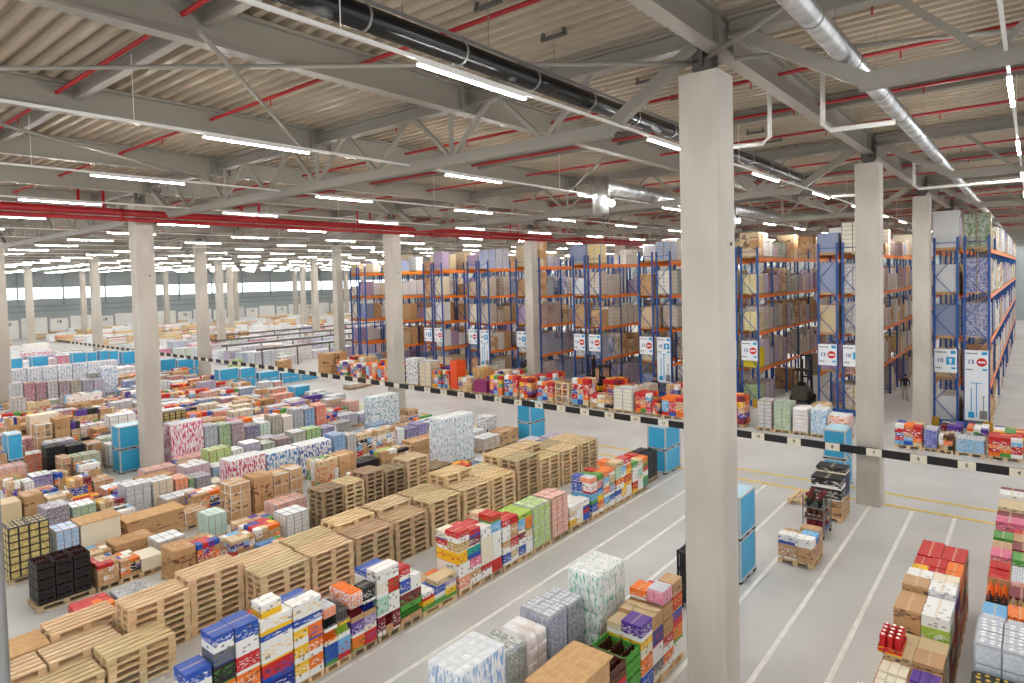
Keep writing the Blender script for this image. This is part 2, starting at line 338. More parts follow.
# ------------------------------------------------------------------ roof steel
for k in range(-2, 22):
    y = 4.6 + 6.4*k - (.0 if k < 4 else .06*k)
    bm = bmesh.new(); h, w = .7, .3; ibeam(bm, (X0, y, 12.95), (X1, y, 12.95), h, w)
    for x in GX:
        for xx in (x-.35, x+.35): bx(bm, xx-.02, xx+.02, y-.14, y+.14, 12.65, 13.25)
    o = obj('roof_beam', mesh('roof_beam', bm, M_steel)); tag(o, 'grey steel roof beam running parallel to the light rows, %s from the right edge' % ordw(k+2), 'beam', 'long steel roof beams')
for i in range(10):
    x = 5.4+14*i
    bm = bmesh.new(); ibeam(bm, (x, Y0, 13.1), (x, Y1, 13.1), .36, .18); o = obj('cross_beam', mesh('cross_beam', bm, M_steel))
    tag(o, 'lighter grey steel cross beam halfway between column lines, %s line away' % ordw(i), 'beam', 'steel cross beams')
def truss(x, a, b, lab):
    t = empty('roof_truss', (x, a, 0)); tag(t, lab, 'truss', 'steel roof trusses'); n = b-a
    bm = bmesh.new(); ibeam(bm, (0, .2, 13.02), (0, n-.2, 13.02), .38, .3, .05); obj('top_chord', TOP if False else mesh('top_chord', bm, M_steel), t)
    bm = bmesh.new(); bar(bm, (0, 2.35, 11.58), (0, n-2.35, 11.58), .22, .26); obj('bottom_chord', mesh('bottom_chord', bm, M_steel), t)
    for s, e in (((0, .45, 12.85), (0, 2.4, 11.62)), ((0, n-.45, 12.85), (0, n-2.4, 11.62))):
        bm = bmesh.new(); bar(bm, s, e, .2, .24); obj('knee_strut', mesh('knee_strut', bm, M_steel), t)
    m = 7; step = (n-2*4.1)/(m-1)
    for q in range(m):
        yb = 4.1+step*q
        for s in (-1, 1):
            if 2.4 < yb+s*step/2 < n-2.4 or True:
                bm = bmesh.new(); bar(bm, (0, yb+s*.06, 11.68), (0, yb+s*step/2*.92, 12.9), .1, .1); obj('web_strut', mesh('web_strut', bm, M_steel), t)
        if q % 2 == 1:
            bm = bmesh.new(); bar(bm, (0, yb, 11.68), (0, yb, 12.9), .09, .09); obj('vertical_strut', mesh('web_strut', bm, M_steel), t)
spans = [(4.6-25.4, 4.6)] + list(zip(GY, GY[1:]))
for i, x in enumerate(GX[1:]):
    for j, (a, b) in enumerate(spans):
        if j == 0:
            truss(x, a, b, 'zigzag roof truss right of the nearest column row, %s one away' % ordw(i))
        else: truss(x, a, b, 'zigzag roof truss over column line %s away, span %s counting from the near columns' % (ordw(i), ordw(j-1)))
# diagonal tie tubes under the deck
for i, (a, b) in enumerate([((12, 5, 12.53), (3.3, 14.5, 12.53)), ((4.8, 10, 12.53), (11.6, 17.4, 12.53)), ((12, 5, 12.53), (8.9, 1.0, 12.53)), ((2.5, 17.6, 12.53), (11.8, 24, 12.53)), ((12.2, 4.4, 12.53), (15.1, -1.8, 12.53)), ((12.3, 30, 12.53), (18.8, 24.4, 12.53)), ((18.9, 11.2, 12.53), (25.6, 17.2, 12.53)), ((26.3, 5, 12.53), (32.8, 10.8, 12.53)), ((19.2, 24, 12.53), (25.8, 30.3, 12.53))]):
    dz = Vector((0, 0, -.1*(i % 2))); bm = bmesh.new(); bar(bm, Vector(a)+dz, Vector(b)+dz, .085, .085, 8); o = obj('tie_tube', mesh('tie_tube', bm, M_steel)); tag(o, 'thin round grey bracing tube crossing the roof bay diagonally, %s away' % ordw(i), 'brace', 'roof bracing tubes')

# ------------------------------------------------------------------ sprinkler pipes
k = 0
for x in [q+14*p for p in range(-1, 7) for q in (5.0, 8.55, 12.5, 15.5)]:
    if x < -3: continue
    bm = bmesh.new(); bar(bm, (x, -8, 13.02), (x, 120, 13.02), .085, .085, 8)
    for q in range(40): bar(bm, (x, -7+q*3.05, 13.02), (x, -7+q*3.05, 12.82), .035, .035, 5)
    o = obj('sprinkler_pipe', mesh('sprinkler_pipe', bm, M_red)); tag(o, 'thin red sprinkler pipe under the roof sheet, %s one away' % ordw(k), 'pipe', 'red sprinkler branch pipes'); k += 1
for i, (z, r, nm) in enumerate(((11.72, .15, 'thick red sprinkler main running along the second column row'), (11.44, .085, 'thinner red pipe running just under the thick red main'))):
    bm = bmesh.new(); bar(bm, (-8, 30.0, z), (110, 30.0, z), 2*r, 2*r, 14)
    for q in range(20): bar(bm, (-7.3+q*6, 30.0, z), (-7.2+q*6, 30.0, z), 2*r+.05, 2*r+.05, 14)
    if i == 0:
        for q in range(16):
            xx = 2.3+q*6.9
            for dx in (0, .9): bar(bm, (xx+dx, 30.0, z), (xx+dx, 30.0, 12.57), .12, .12, 8)
    o = obj('sprinkler_main', mesh('sprinkler_main', bm, M_red)); tag(o, nm, 'pipe')
bm = bmesh.new(); tube(bm, [(6.6, 31, 12.9), (6.6, 30.6, 12.9), (6.6, 30.4, 12.6), (6.6, 30.2, 11.8)], .1); tag(obj('riser_pipe', mesh('riser_pipe', bm, M_red)), 'short bent red riser pipe joining the thick main at the left', 'pipe')

# black drain pipe and silver ducts
t = empty('drain_pipe', (0, 7.3, 12.2)); tag(t, 'thick black plastic drain pipe hanging below the roof', 'pipe')
bm = bmesh.new(); bar(bm, (-4, 0, 0), (29, 0, 0), .36, .36, 18); obj('pipe_run', mesh('drain', bm, M_blackpipe), t)
for q in range(16):
    bm = bmesh.new(); bar(bm, (-2+q*1.95, 0, 0), (-1.96+q*1.95, 0, 0), .39, .39, 18); obj('clamp_ring', mesh('clamp', bm, M_zinc), t)
bm = bmesh.new(); bar(bm, (-4, 0, .26), (29, 0, .26), .04, .05); obj('support_rail', mesh('rail', bm, M_zinc), t)
for q in range(14):
    bm = bmesh.new(); bar(bm, (.7+q*1.95, 0, .26), (.7+q*1.95, 0, 1.1), .012); obj('hanger_rod', mesh('hanger', bm, M_zinc), t)
    bm = bmesh.new(); bar(bm, (.7+q*1.95, -.3, 1.0), (.7+q*1.95, .3, 1.0), .06, .07); bx(bm, .67+q*1.95, .73+q*1.95, -.28, -.22, 1.0, 1.12); bx(bm, .67+q*1.95, .73+q*1.95, .22, .28, 1.0, 1.12); obj('hanger_bracket', mesh('hangb', bm, M_steel2), t)
t = empty('air_duct', (0, 2.5, 12.15)); tag(t, 'long silver ventilation duct running away beside the nearest columns', 'duct')
bm = bmesh.new(); bar(bm, (-4, 0, 0), (75, 0, 0), .34, .34, 20); obj('duct_run', mesh('duct', bm, M_duct), t)
for q in range(12):
    bm = bmesh.new(); bar(bm, (1+q*3.5, 0, .17), (1+q*3.5, 0, 1.16), .01); obj('hanger_rod', mesh('hanger', bm, M_zinc), t)
for q in range(30):
    bm = bmesh.new(); bar(bm, (-3+q*2.6, 0, 0), (-2.95+q*2.6, 0, 0), .36, .36, 20); obj('duct_joint', mesh('dj', bm, M_zinc), t)
for i, (x, y, l, side) in enumerate(((21.2, 12.8, 7.5, 'left of'), (34.0, 12.6, 8, 'right of'))):
    t = empty('ventilation_unit', (x, y, 11.75)); tag(t, 'silver ventilation drum and stub duct seen %s the nearest column' % side, 'ventilation unit')
    bm = bmesh.new(); bar(bm, (0, 0, .2), (l, 0, .2), .58, .58, 20); obj('duct_run', mesh('vd', bm, M_duct), t)
    bm = bmesh.new(); bar(bm, (0, 0, -.9), (0, 0, .5), .62, .62, 20); obj('outlet_drum', mesh('vo', bm, M_duct), t)
# white plastic rainwater pipes bending under the beam
for i, P_ in enumerate([[(16.05, 4.95, 12.9), (16.05, 4.95, 11.75), (16.0, 5.1, 11.6), (15.4, 6.7, 11.58)], [(15.58, 3.66, 12.9), (15.58, 3.66, 11.75), (15.6, 3.5, 11.6), (15.7, 2.28, 11.58)], [(30.0, 4.95, 12.9), (30, 4.95, 11.75), (30, 5.1, 11.6), (29.4, 6.6, 11.58)], [(29.6, 3.66, 12.9), (29.6, 3.66, 11.75), (29.6, 3.5, 11.6), (29.7, .3, 11.58)]]):
    bm = bmesh.new(); tube(bm, P_, .055); tag(obj('rainwater_pipe', mesh('rainwater_pipe', bm, M_whitepaint)), 'white plastic pipe dropping from the roof beam and bending sideways, %s one away' % ordw(i), 'pipe', 'white bent pipes')

# ------------------------------------------------------------------ tube lights
bm = bmesh.new(); bx(bm, 0, 2.45, -.035, .035, 0, .05); HOUS = mesh('housing', bm, M_whitepaint)
bm = bmesh.new(); bx(bm, .01, 2.44, -.03, .03, -.022, -.001); DIFF = mesh('diffuser', bm, M_glow)
spots = []
for j in range(21):
    y = .33 + 6.42*j + (.25 if j > 3 else 0)
    if y > 136: break
    bm = bmesh.new(); bar(bm, (-6, y, 11.64), (124, y, 11.64), .05, .05)
    for q in range(18): bar(bm, (-1.98+q*7, y, 11.64), (-1.98+q*7, y, 11.72 if q % 2 == 0 else 12.9), .01)
    tag(obj('light_rail', mesh('rail', bm, M_whitepaint)), 'slim white mounting rail carrying the %s row of tube lights from the right' % ordw(j), 'rail', 'light rails')
    for i in range(19): spots.append((math.hypot(-.65+6.97*i, y), i, j, -.65+6.97*i, y))
spots.sort(); rest = []
def inview(x, y, z):
    d = Vector((x, y, z-CAMZ)); w = d.dot(F)
    return w > .5 and -120 < 512+FPX*d.dot(rr)/w < 1140 and -120 < 302.9-FPX*d.dot(uu)/w < 800
n_ = 0
for _, i, j, x, y in spots:
    if inview(x+1.2, y, 11.6) and n_ < 290:
        o = obj('tube_light', HOUS, loc=(x, y, 11.56)); obj('diffuser', DIFF, o); n_ += 1
        tag(o, 'lit white tube light, %s light row from the right, %s along it' % (ordw(j), ordw(i)), 'light', 'tube lights')
    else: rest.append((x, y))
bm = bmesh.new()
for x, y in rest: bx(bm, x, x+2.45, y-.045, y+.045, 11.53, 11.6, 0); bx(bm, x+.01, x+2.44, y-.03, y+.03, 11.508, 11.529, 1)
o = obj('distant_tube_light', mesh('dist', bm, [M_whitepaint, M_glow])); tag(o, 'remaining lit tube lights in the far rows under the roof', 'light'); o['kind'] = 'stuff'
bm = bmesh.new(); bmesh.ops.create_uvsphere(bm, u_segments=12, v_segments=8, radius=.11); BULB = mesh('bulb', bm, M_glow)
for i, (x, y, z) in enumerate(((21.0, 12.2, 11.2), (33.6, 12.0, 11.2), (33, 41.2, 11.2), (57, 41, 11.2), (28, 76, 11.2), (52, 74, 11.2), (75, 70, 11.2))):
    bm = bmesh.new(); bar(bm, (0, 0, .13), (0, 0, 2.16), .02, .02, 6); bar(bm, (0, 0, .12), (0, 0, .22), .2, .2, 10); o = obj('round_lamp', mesh('lampstem', bm, M_zinc), loc=(x, y, z)); obj('bulb', BULB, o)
    tag(o, 'small round glowing lamp on a stem below the roof, %s one away' % ordw(i), 'lamp', 'round lamps')

# ------------------------------------------------------------------ hanging striped lane barrier with numbered plates
def bz(y): return 2.05 + .0075*min(y, 45)
t = empty('lane_barrier', (25.15, 0, 0)); tag(t, 'long black and white striped barrier beam with lane numbers crossing in front of the columns', 'barrier')
bm = bmesh.new(); bar(bm, (.03, -3.5, bz(-3.5)), (.03, 45, bz(45)), .05, .27); bar(bm, (.03, 45, bz(45)), (.03, 92, bz(45)), .05, .27); obj('beam', mesh('beam', bm, M_blk), t)
P0 = .34
for i in range(66):
    y = P0 + 1.33*i
    bm = bmesh.new(); bx(bm, -.012, .0, y-.24, y+.24, bz(y)-.135, bz(y)+.135); pl = obj('number_plate', mesh('plate', bm, newmat('plate_cream', srgb('#e6dfcc'), .5) if i == 0 else bpy.data.materials['plate_cream']), t)
    if i < 22:
        n = obj('number', text_mesh(str(4+i), .17, M_blk, .002), pl, (-.016, y, bz(y))); n.rotation_euler = (math.pi/2, 0, -math.pi/2)
for y in GY[:4]:
    bm = bmesh.new(); bx(bm, .05, .455, y-.3, y+.3, bz(y)-.05, bz(y)+.05); obj('bracket', mesh('bracket', bm, M_blk), t)

# ------------------------------------------------------------------ goods library
PW, PD, PH = 1.34, .85, .155      # pallet footprint
def pallet_bm(bm=None, mi=0, w=PW, d=PD, z=0.0):
    bm = bm or bmesh.new()
    for k in range(5):
        a = [0, .185, .36, .54, .72][k]; ww = .13
        bx(bm, 0, w, a*d/.85, (a+ww)*d/.85, z+PH-.025, z+PH, mi)
    for xx in (0, w/2-.075, w-.15):
        bx(bm, xx, xx+.15, 0, d, z+PH-.05, z+PH-.025, mi)
        for yy in (0, d/2-.06, d-.12): bx(bm, xx, xx+.15, yy, yy+.12, z+.025, z+PH-.05, mi)
    for yy in (0, d/2-.06, d-.12): bx(bm, 0, w, yy, yy+.12, z, z+.025, mi)
    return bm
PALLET = mesh('pallet', pallet_bm(), M_wood)
def woodcol(r):
    v = r.choice((1.0, .95, 1.05, .8, .62, 1.0)); return (v, v*(.98 if v > .9 else 1.02), v*(.96 if v > .9 else 1.05), 1)

def grooved(nx, ny, nz, g=.018, ins=.1, seed=0, side=0, top=None, mats=None, jit=0.0, bulge=0.0, mixed=None, rim=None):
    """unit box 1x1x1 (origin at a bottom corner) whose faces are split into packages by grooves; one connected skin"""
    bm = bmesh.new(); lat = {}; R = random.Random(seed)
    hj = [R.uniform(-jit, jit) for _ in range(999)]
    def lv(i, j, k):
        if (i, j, k) not in lat:
            x, y, z = i/nx, j/ny, k/nz
            x = min(max(x, g), 1-g); y = min(max(y, g), 1-g); z = min(z, 1-g)
            lat[(i, j, k)] = bm.verts.new((x, y, z))
        return lat[(i, j, k)]
    cc = {}
    def cellmat(i, j, k):
        if not mixed: return side
        key = (min(i, nx-1), min(j, ny-1), min(k, nz-1))
        if key not in cc:
            if key[0] > 0 and R.random() < .45 and (key[0]-1, key[1], key[2]) in cc: cc[key] = cc[(key[0]-1, key[1], key[2])]
            else: cc[key] = R.choice(mixed)
        return cc[key]
    def cell(c4, n, mi):
        P4 = [v.co.copy() for v in c4]; c = sum(P4, Vector())/4; q = []
        for p in P4:
            w = p + (c-p)*ins
            for a in range(3):
                if n[a]: w[a] = (1.0 if n[a] > 0 else 0.0) + n[a]*R.uniform(-jit, jit)*.5
            q.append(bm.verts.new(w))
        for a in range(4):
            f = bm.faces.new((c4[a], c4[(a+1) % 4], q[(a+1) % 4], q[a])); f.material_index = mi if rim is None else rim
        if bulge:
            m = bm.verts.new(sum((v.co for v in q), Vector())/4 + Vector(n)*bulge)
            for a in range(4): f = bm.faces.new((q[a], q[(a+1) % 4], m)); f.material_index = mi; f.smooth = True
        else: bm.faces.new(q).material_index = mi
    for i in range(nx):
        for k in range(nz):
            cell([lv(i, 0, k), lv(i+1, 0, k), lv(i+1, 0, k+1), lv(i, 0, k+1)], (0, -1, 0), cellmat(i, 0, k))
            cell([lv(i+1, ny, k), lv(i, ny, k), lv(i, ny, k+1), lv(i+1, ny, k+1)], (0, 1, 0), cellmat(i, ny-1, k))
    for j in range(ny):
        for k in range(nz):
            cell([lv(0, j+1, k), lv(0, j, k), lv(0, j, k+1), lv(0, j+1, k+1)], (-1, 0, 0), cellmat(0, j, k))
            cell([lv(nx, j, k), lv(nx, j+1, k), lv(nx, j+1, k+1), lv(nx, j, k+1)], (1, 0, 0), cellmat(nx-1, j, k))
    for i in range(nx):
        for j in range(ny):
            cell([lv(i, j, nz), lv(i+1, j, nz), lv(i+1, j+1, nz), lv(i, j+1, nz)], (0, 0, 1), top if top is not None else cellmat(i, j, nz-1))
    return mesh('goods', bm, mats)
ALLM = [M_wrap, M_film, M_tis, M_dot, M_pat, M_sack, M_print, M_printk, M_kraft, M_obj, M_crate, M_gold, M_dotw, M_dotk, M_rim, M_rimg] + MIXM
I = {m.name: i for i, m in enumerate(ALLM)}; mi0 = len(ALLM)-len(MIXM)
def G(*a, **k): k['mats'] = ALLM; return grooved(*a, **k)
KIND = {   # name -> list of unit meshes
 'tissue': [G(5, 3, 5, .01, .06, s, side=I['tissue_packs'], top=I['white_pack_top'], bulge=.012) for s in range(2)],
 'pattern': [G(6, 4, 2, .008, .05, s, side=I['patterned_packs'], top=I['white_top_film'], bulge=.008) for s in range(2)],
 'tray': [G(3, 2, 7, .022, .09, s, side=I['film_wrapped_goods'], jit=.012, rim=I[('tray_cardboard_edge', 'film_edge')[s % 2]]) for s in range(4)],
 'capcrate': [G(3, 3, 6, .02, .1, 1, side=I['black_crate'], top=I['yellow_cap_top'], rim=I['black_crate'])],
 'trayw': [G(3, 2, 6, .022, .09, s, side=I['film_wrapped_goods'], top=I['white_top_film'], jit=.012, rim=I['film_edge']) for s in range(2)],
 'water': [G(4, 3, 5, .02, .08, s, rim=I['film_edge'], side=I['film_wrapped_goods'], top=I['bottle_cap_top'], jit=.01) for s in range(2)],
 'sack': [G(2, 1, 6, .03, .22, s, side=I['sacks'], jit=.03, bulge=.03) for s in range(2)],
 'carton': [G(2+s % 2, 2, 3+s % 2, .016, .05, s, mixed=[I['kraft_plain'], I['kraft_carton'], I['kraft_carton']], jit=.03) for s in range(4)],
 'vivid': [G(4, 3, 5, .012, .06, s+90, mixed=[mi0+q for q in random.Random(s+3).sample((1, 1, 3, 4, 4, 2, 7, 9, 11, 10), 5)] + [mi0, mi0+1, mi0+5, mi0+random.Random(s).choice((4, 1, 6)), I['printed_carton']], jit=.04) for s in range(8)],
 'strap': [G(2, 2, 3+s, .012, .05, s, mixed=[I['kraft_plain'], I['kraft_carton']], jit=.02, rim=I['white_top_film']) for s in range(2)],
 'gold': [G(4, 3, 7, .012, .2, s, side=I['gold_packs'], top=I['yellow_cap_top'], rim=I['black_crate']) for s in range(1)],
 'crate': [G(3, 2, 6, .02, .1, s, side=I['black_crate'], jit=.01) for s in range(1)],
 'plain': [G(1, 1, 3, .006, .02, s, side=I['plain_goods'], top=I['plain_goods']) for s in range(1)],
 'mixed': [G(4, 3, 5, .012, .06, s, mixed=[mi0+q for q in random.Random(s).sample(range(12), 4)] + [mi0, mi0+5, mi0+6, mi0+random.Random(s).choice((0, 5, 6, 8)), I['printed_carton'], I['kraft_plain']], jit=.03) for s in range(10)],
 'mixedlow': [G(5, 3, 3, .012, .06, s+50, mixed=[mi0+q for q in random.Random(s+9).sample(range(12), 4)] + [mi0, mi0+5, mi0+6, I['printed_carton'], I['kraft_plain'], I['white_top_film']], jit=.06) for s in range(8)],
}
LOOK = {'tissue': 'film-wrapped load of white tissue packs', 'pattern': 'load of patterned white-topped packs', 'tray': 'film-wrapped load of stacked trays', 'trayw': 'film-wrapped tray load under a white sheet',
 'water': 'shrink-wrapped bottle load', 'sack': 'load of stacked sacks', 'carton': 'load of brown cartons', 'gold': 'load of black-edged gold packs', 'capcrate': 'stack of dark bottle crates', 'crate': 'stack of black crates', 'plain': 'plain covered load', 'strap': 'load of brown cartons with white straps', 'vivid': 'mixed bright carton load', 'mixed': 'mixed carton load', 'mixedlow': 'low mixed load'}
CATN = {'tissue': 'pallet load', 'crate': 'crates'}
SHEET = bmesh.new(); bx(SHEET, 0, 1, 0, 1, 0, 1); SHEET = mesh('sheet', SHEET, M_chip)
STRAP = None
def load(x0, x1, y0, kind, h, color, label, group=None, seed=None, depth=PD, base=0.0, lid=None, pallet=True):
    R = random.Random(seed if seed is not None else int(x0*977+y0*131)); w = x1-x0
    t = empty({'tissue': 'tissue_load', 'strap': 'carton_load', 'vivid': 'mixed_load', 'carton': 'carton_load', 'tray': 'tray_load', 'trayw': 'tray_load', 'mixed': 'mixed_load', 'mixedlow': 'mixed_load', 'pattern': 'pack_load', 'gold': 'pack_load', 'crate': 'crate_stack', 'sack': 'sack_load', 'water': 'bottle_load'}.get(kind, 'pallet_load'), (x0, y0, base))
    tag(t, label, 'pallet load', group)
    zb = 0
    if pallet:
        obj('pallet', PALLET, t, (0, 0, 0), (w/PW, depth/PD, 1), color=woodcol(R)); zb = PH
    if kind in ('carton', 'strap'): color = R.choice(('kraft', 'kraft', '#b5895c', '#cda97e'))
    me = R.choice(KIND[kind]); hh = max(.2, h-zb)
    o = obj('goods', me, t, (.02, .02, zb+.001), (w-.04, depth-.04, hh), color=color)
    if lid: obj('top_board', SHEET, t, (-.02, -.03, zb+hh+.004), (w+.04, depth+.06, .03))
    return t

# ---- single cartons, trays, packs: unit meshes scaled per item
def m_box(flap=True):
    bm = bmesh.new(); g = .012
    bx(bm, 0, 1, 0, 1, 0, 1-.012)
    if flap: bx(bm, 0, 1, 0, .5-g/2, 1-.012, 1); bx(bm, 0, 1, .5+g/2, 1, 1-.012, 1)
    bmesh.ops.remove_doubles(bm, verts=bm.verts, dist=1e-6); return bm
ITEM = {}
ITEM['printed_carton'] = [mesh('printed_carton', m_box(), M_print)]
ITEM['brown_carton'] = [mesh('brown_carton', m_box(), M_printk)]
def m_tray(nx, ny, kind):
    bm = bmesh.new(); wall = .03; hs = .38
    bx(bm, 0, 1, 0, 1, 0, .04); bx(bm, 0, 1, 0, wall, .04, hs); bx(bm, 0, 1, 1-wall, 1, .04, hs); bx(bm, 0, wall, wall, 1-wall, .04, hs); bx(bm, 1-wall, 1, wall, 1-wall, .04, hs)
    for i in range(nx):
        for j in range(ny):
            cx = wall+(1-2*wall)*(i+.5)/nx; cy = wall+(1-2*wall)*(j+.5)/ny; rx = (1-2*wall)/nx*.46; ry = (1-2*wall)/ny*.46
            prof = [(1, .05), (1, .95), (.55, 1)] if kind == 'jar' else [(1, .05), (1, .62), (.42, .82), (.38, 1)]
            prev = None
            for r, z in prof:
                ring = [bm.verts.new((cx+rx*r*math.cos(a*math.pi/4), cy+ry*r*math.sin(a*math.pi/4), z)) for a in range(8)]
                if prev:
                    for a in range(8): bm.faces.new((prev[a], prev[(a+1) % 8], ring[(a+1) % 8], ring[a])).material_index = 1
                prev = ring
            bm.faces.new(prev).material_index = 2
    return bm
M_tray = newmat('tray_board', RGB('kraft'), .7)
ITEM['jar_tray'] = [mesh('jar_tray', m_tray(4, 3, 'jar'), [M_print, M_obj, mm]) for mm in (MIXM[0], MIXM[1], MIXM[8])]
ITEM['bottle_tray'] = [mesh('bottle_tray', m_tray(5, 3, 'bottle'), [M_tray, M_obj, mm]) for mm in (MIXM[0], MIXM[2], MIXM[1])]
def m_crate():
    bm = bmesh.new(); w = .04
    bx(bm, 0, 1, 0, 1, 0, .05)
    for a, b, c, d in ((0, 1, 0, w), (0, 1, 1-w, 1), (0, w, w, 1-w), (1-w, 1, w, 1-w)):
        bx(bm, a, b, c, d, .05, .42); bx(bm, a, b, c, d, .58, .95)
    for a, b in ((0, 0), (1-w*1.5, 0), (0, 1-w*1.5), (1-w*1.5, 1-w*1.5), (.5-w, 0), (.5-w, 1-w*1.5), (0, .5-w), (1-w*1.5, .5-w)): bx(bm, a, a+w*1.5, b, b+w*1.5, .05, 1)
    for i in range(5):
        for j in range(3):
            cx = .12+.76*i/4; cy = .17+.66*j/2; prev = None
            for r, z in ((.07, .05), (.07, .55), (.03, .8), (.03, .97)):
                ring = [bm.verts.new((cx+r*math.cos(a*math.pi/3), cy+r*1.2*math.sin(a*math.pi/3), z)) for a in range(6)]
                if prev:
                    for a in range(6): bm.faces.new((prev[a], prev[(a+1) % 6], ring[(a+1) % 6], ring[a])).material_index = 1
                prev = ring
            bm.faces.new(prev).material_index = 2
    return bm
ITEM['bottle_crate'] = [mesh('bottle_crate', m_crate(), [M_obj, newmat('bottle_dark', srgb('#3a1c14'), .25), MIXM[11]])]
def m_soft(nx, ny, bulge=.05):
    return grooved(nx, ny, 1, .04, .16, 3, side=0, top=1, mats=[M_pat, M_obj], bulge=bulge)
ITEM['soft_pack'] = [m_soft(4, 2)]
ITEM['drink_pack'] = [grooved(3, 2, 1, .03, .12, 5, side=0, top=1, mats=[M_wrap, M_dotw], bulge=.02)]
ITEM['open_carton'] = []
def m_open():
    bm = bmesh.new(); w = .03
    bx(bm, 0, 1, 0, 1, 0, .04); bx(bm, 0, 1, 0, w, .04, .9); bx(bm, 0, 1, 1-w, 1, .04, .9); bx(bm, 0, w, w, 1-w, .04, .9); bx(bm, 1-w, 1, w, 1-w, .04, .9)
    R = random.Random(4)
    for i in range(4):
        for j in range(3):
            a = w+.01+(1-2*w)*i/4; b = w+.01+(1-2*w)*j/3; bx(bm, a, a+.21, b, b+.29, .05, R.uniform(.84, 1), 1)
    return bm
ITEM['open_carton'] = [mesh('open_carton', m_open(), [M_kraft, M_obj])]
ITEM['barrel'] = []
CNAME = {}
COLN = dict(kraft='brown', kraft2='dark brown', dred='dark red', dblue='dark blue', dgrey='dark grey', mint='mint green', lime='lime green', sky='sky blue', cream='cream', gold='gold')
def cname(c): return COLN.get(c, c)
PLACED = {}
def item(kind, x0, x1, y0, y1, z0, z1, color, label, group, R=random, parent=None, tilt=0.0):
    me = ITEM[kind][int(R.random()*len(ITEM[kind]))]
    g = .006
    o = obj(kind, me, parent, (x0+g, y0+g, z0+.001), (max(.05, x1-x0-2*g), max(.05, y1-y0-2*g), max(.03, z1-z0-.002)), tilt, color)
    nm = kind.replace('_', ' ')
    tag(o, label, 'carton' if 'carton' in kind else ('crate' if 'crate' in kind else 'pack'), group)
    return o
def KN(k, c): return 'carton' if k in ('printed_carton', 'brown_carton') else k.replace('_', ' ')
LAYN = ['bottom', 'second', 'third', 'fourth', 'fifth', 'sixth', 'seventh', 'eighth']
def goods_on_pallet(x0, x1, y0, layers, desc, depth=PD, pal=True, along='x', z0=0.0, seed=0, split=2):
    """layers: list of (height, [(colour, kind[, widthshare]) ...]) laid left to right over the full depth, bottom to top"""
    R = random.Random(seed+int(x0*100))
    z = z0
    if pal:
        o = obj('wooden_pallet', PALLET, None, (x0, y0, z0), ((x1-x0)/PW, depth/PD, 1), color=woodcol(R)); tag(o, 'wooden pallet under %s' % desc, 'pallet', 'pallets carrying goods'); z += PH
    n = len(layers)
    for li, (h, row) in enumerate(layers):
        ws = [(r[2] if len(r) > 2 else 1.0) for r in row]; tot = sum(ws); a = x0
        lw = 'top' if li == n-1 else LAYN[li]
        if along == 'y': row = row[::-1]; ws = ws[::-1]; a = y0
        for q, r in enumerate(row):
            b = a+((x1-x0) if along == 'x' else depth)*ws[q]/tot
            if r[0] and along == 'y':
                hh = h*(r[3] if len(r) > 3 else 1); nq = len(row); pos = 'full width' if nq == 1 else ('right' if q == 0 else ('left' if q == nq-1 else 'middle'))
                nx = 2 if (x1-x0 > .8 and r[1] != 'open_carton') else 1
                for sx in range(nx):
                    xa = x0+(x1-x0)*sx/nx; xb = x0+(x1-x0)*(sx+1)/nx; cc = r[0] if (sx == 0 or R.random() < .4) else R.choice(('kraft', 'white', 'red', 'beige', 'cream', 'orange', 'dred'))
                    if li < n-1 or sx == 0 or R.random() < .85:
                        item(r[1] if sx == 0 else R.choice((r[1], 'printed_carton', 'brown_carton')), xa, xb, a, b, z, z+hh*(1 if (sx == 0 or li < n-1) else R.uniform(.7, 1.15)), cc, '%s box, %s layer, %s %s, on %s' % (cname(cc), lw, pos, ('near' if sx == 0 else 'far') if nx > 1 else '', desc), 'goods on '+desc, R)
            elif r[0] and li >= n-split and depth > .6 and r[1] in ('printed_carton', 'brown_carton', 'drink_pack'):
                hh = h*(r[3] if len(r) > 3 else 1); pos = 'full width' if len(row) == 1 else ('leftmost' if q == 0 else ('rightmost' if q == len(row)-1 else ('middle' if len(row) == 3 else ordw(q)+' from left')))
                ym = y0+depth*R.choice((.45, .5, .58))
                for fb, (ya, yb) in enumerate(((y0, ym), (ym, y0+depth))):
                    cc = r[0] if (fb == 0 or R.random() < .35) else R.choice(('white', 'kraft', 'beige', 'red', 'cream', 'orange', 'blue'))
                    if fb == 1 and li == n-1 and R.random() < .25: continue
                    item(r[1] if fb == 0 else 'printed_carton', a, b, ya, yb, z, z+hh*(1.0 if (li < n-1 or fb == 0) else R.uniform(.6, 1.1)), cc, '%s %s, %s layer, %s %s, on %s' % (cname(cc), KN(r[1] if fb == 0 else 'printed_carton', cc), lw, 'front' if fb == 0 else 'back', pos, desc), 'goods on '+desc, R)
            elif r[0]:
                hh = h*(r[3] if len(r) > 3 else 1)
                pos = 'full width' if len(row) == 1 else ('leftmost' if q == 0 else ('rightmost' if q == len(row)-1 else ('middle' if len(row) == 3 else ordw(q)+' from left')))
                item(r[1], a, b, y0, y0+depth, z, z+hh, r[0], '%s %s, %s layer, %s, on %s' % (cname(r[0]), KN(r[1], r[0]), lw, pos, desc), 'goods on '+desc, R)
            a = b
        z += h
    return z

